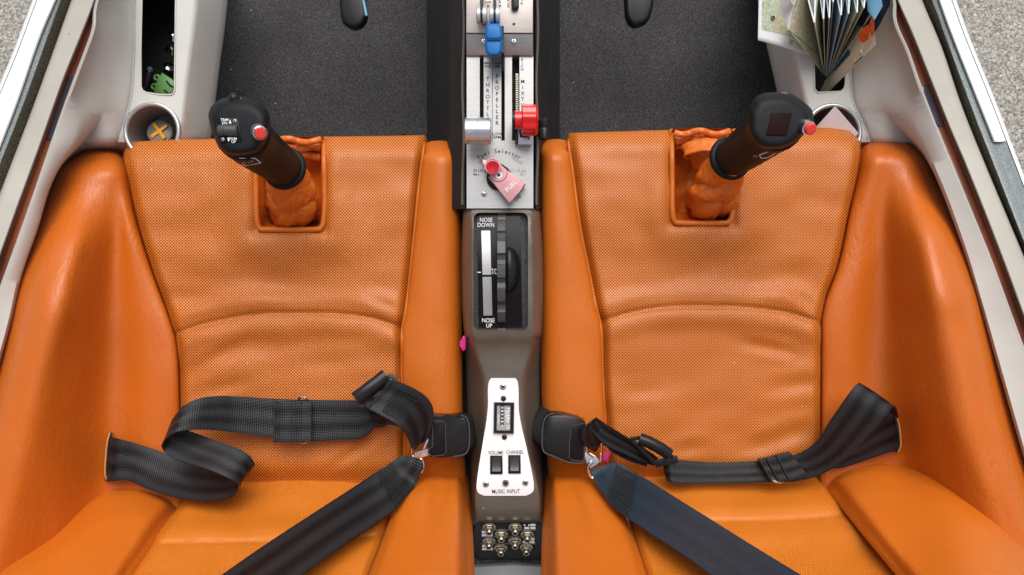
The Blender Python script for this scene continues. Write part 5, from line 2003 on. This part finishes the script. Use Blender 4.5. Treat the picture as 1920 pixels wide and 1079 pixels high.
def tags():
    bm = bmesh.new()
    prism(bm, [(870, 629), (866, 634), (866.5, 638), (862, 640), (863, 645), (861.5, 649), (866, 652), (866, 657), (869, 659), (873, 655), (874, 634)], .002, .006, .0006)
    tagp(build('pink_tag', bm, M['magenta'], None), 'magenta tag squeezed between the left seat and console', 'tag')
    bm = bmesh.new()
    prism(bm, [(1129, 852), (1136, 849), (1145, 849), (1144, 856), (1139, 858), (1141, 866), (1136, 868), (1134, 860), (1130, 868), (1128, 862)], .012, .018, .001)
    tagp(build('pink_tag', bm, M['magenta'], None), 'magenta tag under the right belt tongue', 'tag')
tags()

def charts():
    # folded aeronautical chart: fan of pleats rising out of the pocket
    root = thing('folded_chart', 'paper flight chart fanned out in pleats in the right pocket', 'map', (1550, 140, -.06))
    bm = bmesh.new()
    # pleats: valley/ridge lines run from the foot (near 1548,142) to the spread top edge
    feet = lambda k, n: (1545 + 10 * k / n, 141 + 3.0 * sin(pi * k / n), -.052)
    tops = [(1478, 56, .030), (1510, -36, .000), (1527, 43, .066), (1538, -30, .010), (1544, 36, .068), (1550, -30, .012), (1555, 34, .068), (1560, -20, .015), (1562, 4, .064), (1568, -30, .012), (1577, 29, .070), (1588, -25, .012), (1591, 26, .070), (1600, -28, .010), (1607, 24, .068), (1612, -25, .010), (1620, 15, .066), (1632, -28, .006), (1640, 20, .060)]
    n = len(tops) - 1
    fr = []
    for k, tp in enumerate(tops):
        f = feet(k, n)
        row = []
        for j in range(9):
            t = j / 8
            x = f[0] + (tp[0] - f[0]) * t
            y = f[1] + (tp[1] - f[1]) * t
            h = f[2] + (tp[2] - f[2]) * t ** .8
            row.append(Q(x, y, h))
        fr.append(row)
    bmA, bmB = bmesh.new(), bmesh.new()
    for k in range(n):
        dst = bmB if k in (7, 8, 9, 10, 11, 12) else bmA
        va = [dst.verts.new(p) for p in fr[k]]
        vb = [dst.verts.new(p) for p in fr[k + 1]]
        for j in range(8): dst.faces.new((va[j], vb[j], vb[j + 1], va[j + 1]))
    o = build('map_pleats', bmA, M['map'], root, smooth=False)
    md = o.modifiers.new('t', 'SOLIDIFY'); md.thickness = .0005; md.offset = 0
    o = build('sea_pleats', bmB, M['map_sea'], root, smooth=False)
    md = o.modifiers.new('t', 'SOLIDIFY'); md.thickness = .0005; md.offset = 0
    # white folded edges of the pleats
    bm = bmesh.new()
    for k in range(2, len(tops), 2):
        tp = tops[k]; f = feet(k, n)
        dx, dy = tp[0] - f[0], tp[1] - f[1]
        # each ridge ends in a curled lip where the next pleat leaves
        nx = tops[k - 1]
        pts = [Q(tp[0], tp[1], tp[2] + .0008), Q(tp[0] - (tp[0] - nx[0]) * .25 - 1, tp[1] - (tp[1] - nx[1]) * .25, tp[2] - .004), Q(tp[0] - (tp[0] - nx[0]) * .6 - 2.5, tp[1] - (tp[1] - nx[1]) * .62, tp[2] - .020), Q(nx[0] - 2, nx[1], nx[2] + .01)]
        tube(bm, cr(pts, 5), .0009, 6)
        tube(bm, [Q(tp[0], tp[1], tp[2] + .0006), Q(tp[0] + 1.5, tp[1] - 55, tp[2] - .002)], .0009, 6)
    build('fold_edge', bm, M['paper'], root)
    bm = bmesh.new()
    for k in range(2, len(tops), 2):                        # backs of the pleats, white or blue paper going down behind the lips
        tp = tops[k]; nx = tops[k - 1]
        a = Q(tp[0] + .5, tp[1], tp[2] - .0004); b = Q(tp[0] + 2, tp[1] - 60, tp[2] - .003)
        c = Q(nx[0] + 3, nx[1] - 26, nx[2] + .004); d = Q(nx[0] + 4, nx[1] + 20, nx[2] + .006)
        bm.faces.new([bm.verts.new(p) for p in (a, b, c, d)])
    o = build('pleat_back', bm, M['map_sea'], root, smooth=False)
    md = o.modifiers.new('t', 'SOLIDIFY'); md.thickness = .0005; md.offset = 0
    # big flap with its white margin and the first rolled sheet
    def flap(s, t):
        # s along bottom edge from outer corner to foot, t upward
        bx, by = 1421 + (1536 - 1421) * s, 76 + (104 - 76) * s + 8 * s * s
        tx, ty = 1424 + (1546 - 1424) * s, -60
        return (bx + (tx - bx) * t, by + (ty - by) * t, .020 - .050 * s + .02 * t * (1 - s) + .006 * sin(5 * s))
    b = grid(flap, 20, 16)
    o = build('chart_margin', to_space(b), M['paper'], root)
    md = o.modifiers.new('t', 'SOLIDIFY'); md.thickness = .0005; md.offset = 0
    def flap2(s, t):
        s2, t2 = .055 + .885 * s, .16 + .84 * t
        x, y, h = flap(s2, t2)
        return (x, y, h + .0007)
    o = build('chart_print', to_space(grid(flap2, 20, 16)), M['map'], root)
    bm = bmesh.new()
    text(bm, "36°", 1484, 78, flap(.5, .08)[2] + .0012, 6.5, rot=82)
    tube(bm, [Q(1449 + 3.2 * cos(k * pi / 8), 34 + 3.2 * sin(k * pi / 8), flap(.25, .4)[2] + .002) for k in range(16)], .0008, 5, closed=True)
    tube(bm, [Q(1480, 58, .033), Q(1500, 74, .025), Q(1530, 100, .006)], .0004, 4)
    build('lettering', bm, M['black_ink'], root)
    # rolled white sheet between flap and first pleat
    bm = bmesh.new()
    ribbon(bm, [((1460, -40, .040), (1480, -40, .058)), ((1463, 10, .036), (1484, 0, .056)), ((1468, 34, .032), (1489, 8, .052)), ((1478, 56, .0305), (1494, -10, .046))], 6, 5, .0006)
    build('rolled_sheet', bm, M['paper'], root)

    # cream plotter ruler with holes
    root = thing('plotter_ruler', 'cream plastic ruler with a row of holes beneath the chart', 'ruler', (1590, 130, -.07))
    bm = bmesh.new()
    rh = lambda x: -.072 + .128 * max(0, x - 1540) / 100
    P = [(x, y, rh(x)) for x, y in ((1536, 176), (1549, 150), (1590, 100), (1622, 50), (1640, 58), (1643, 84), (1605, 122), (1560, 166), (1548, 178))]
    prism(bm, P[::-1], -.002, .0005, .0004)
    build('blade', bm, M['cream'], root, angle=40)
    bm = bmesh.new()
    for x, y, h in ((1616, 96, -.0285), (1604, 112, -.0355), (1590, 126, -.045), (1580, 134, -.052), (1571, 144, -.058), (1558, 156, -.067), (1547, 166, -.077)):
        tube(bm, [Q(x + 1.6 * cos(k * pi / 6), y + 3.4 * sin(k * pi / 6), rh(x) + .0012) for k in range(12)], .0006, 5, closed=True)
    build('hole_rim', bm, M['card'], root)
    bm = bmesh.new()
    tube(bm, [Q(1586, 136, rh(1586) + .001), Q(1600, 122, rh(1600) + .001), Q(1618, 106, rh(1618) + .001)], .0006, 5)
    build('edge_mark', bm, M['black_ink'], root)
    bm = bmesh.new()
    o = bmesh.new()
    prism(bm, [(x, y, rh(x) + .003) for x, y in circ(1573, 108, 22, 28, 27)], 0, .002, .0004)
    tagp(build('blue_disc', bm, M['blue_disc'], None), 'round blue plastic disc lying on the cream ruler', 'disc')
    bm = bmesh.new()
    prism(bm, [(1611, 64, .052), (1618, 54, .058), (1628, 46, .066), (1631, 58, .066), (1628, 74, .062), (1620, 81, .054), (1612, 76, .050)][::-1], 0, .001)
    prism(bm, [(1630, 46, .078), (1636, 30, .086), (1640, 44, .088), (1639, 66, .086), (1634, 68, .080)][::-1], 0, .001)
    tagp(build('leaflet', bm, M['orange_print'], None), 'leaflet with orange red print behind the chart', 'leaflet')
    bm = bmesh.new()
    prism(bm, [(1600, 40, .02), (1630, -40, .040), (1672, -40, .075), (1669, 10, .075), (1650, 46, .062), (1640, 62, .055)][::-1], 0, .003, .0006)
    tagp(build('document_folder', bm, M['navy'], None), 'dark navy folder standing behind the chart', 'folder')
    bm = bmesh.new()
    prism(bm, [(1625, -30, .062), (1648, -30, .074), (1655, 12, .080), (1640, 38, .072), (1628, 20, .066)][::-1], 0, .0015)
    tagp(build('blue_card', bm, M['skyblue'], None), 'light blue card between the chart and the dark folder', 'card')
charts()

bpy.context.view_layer.update()
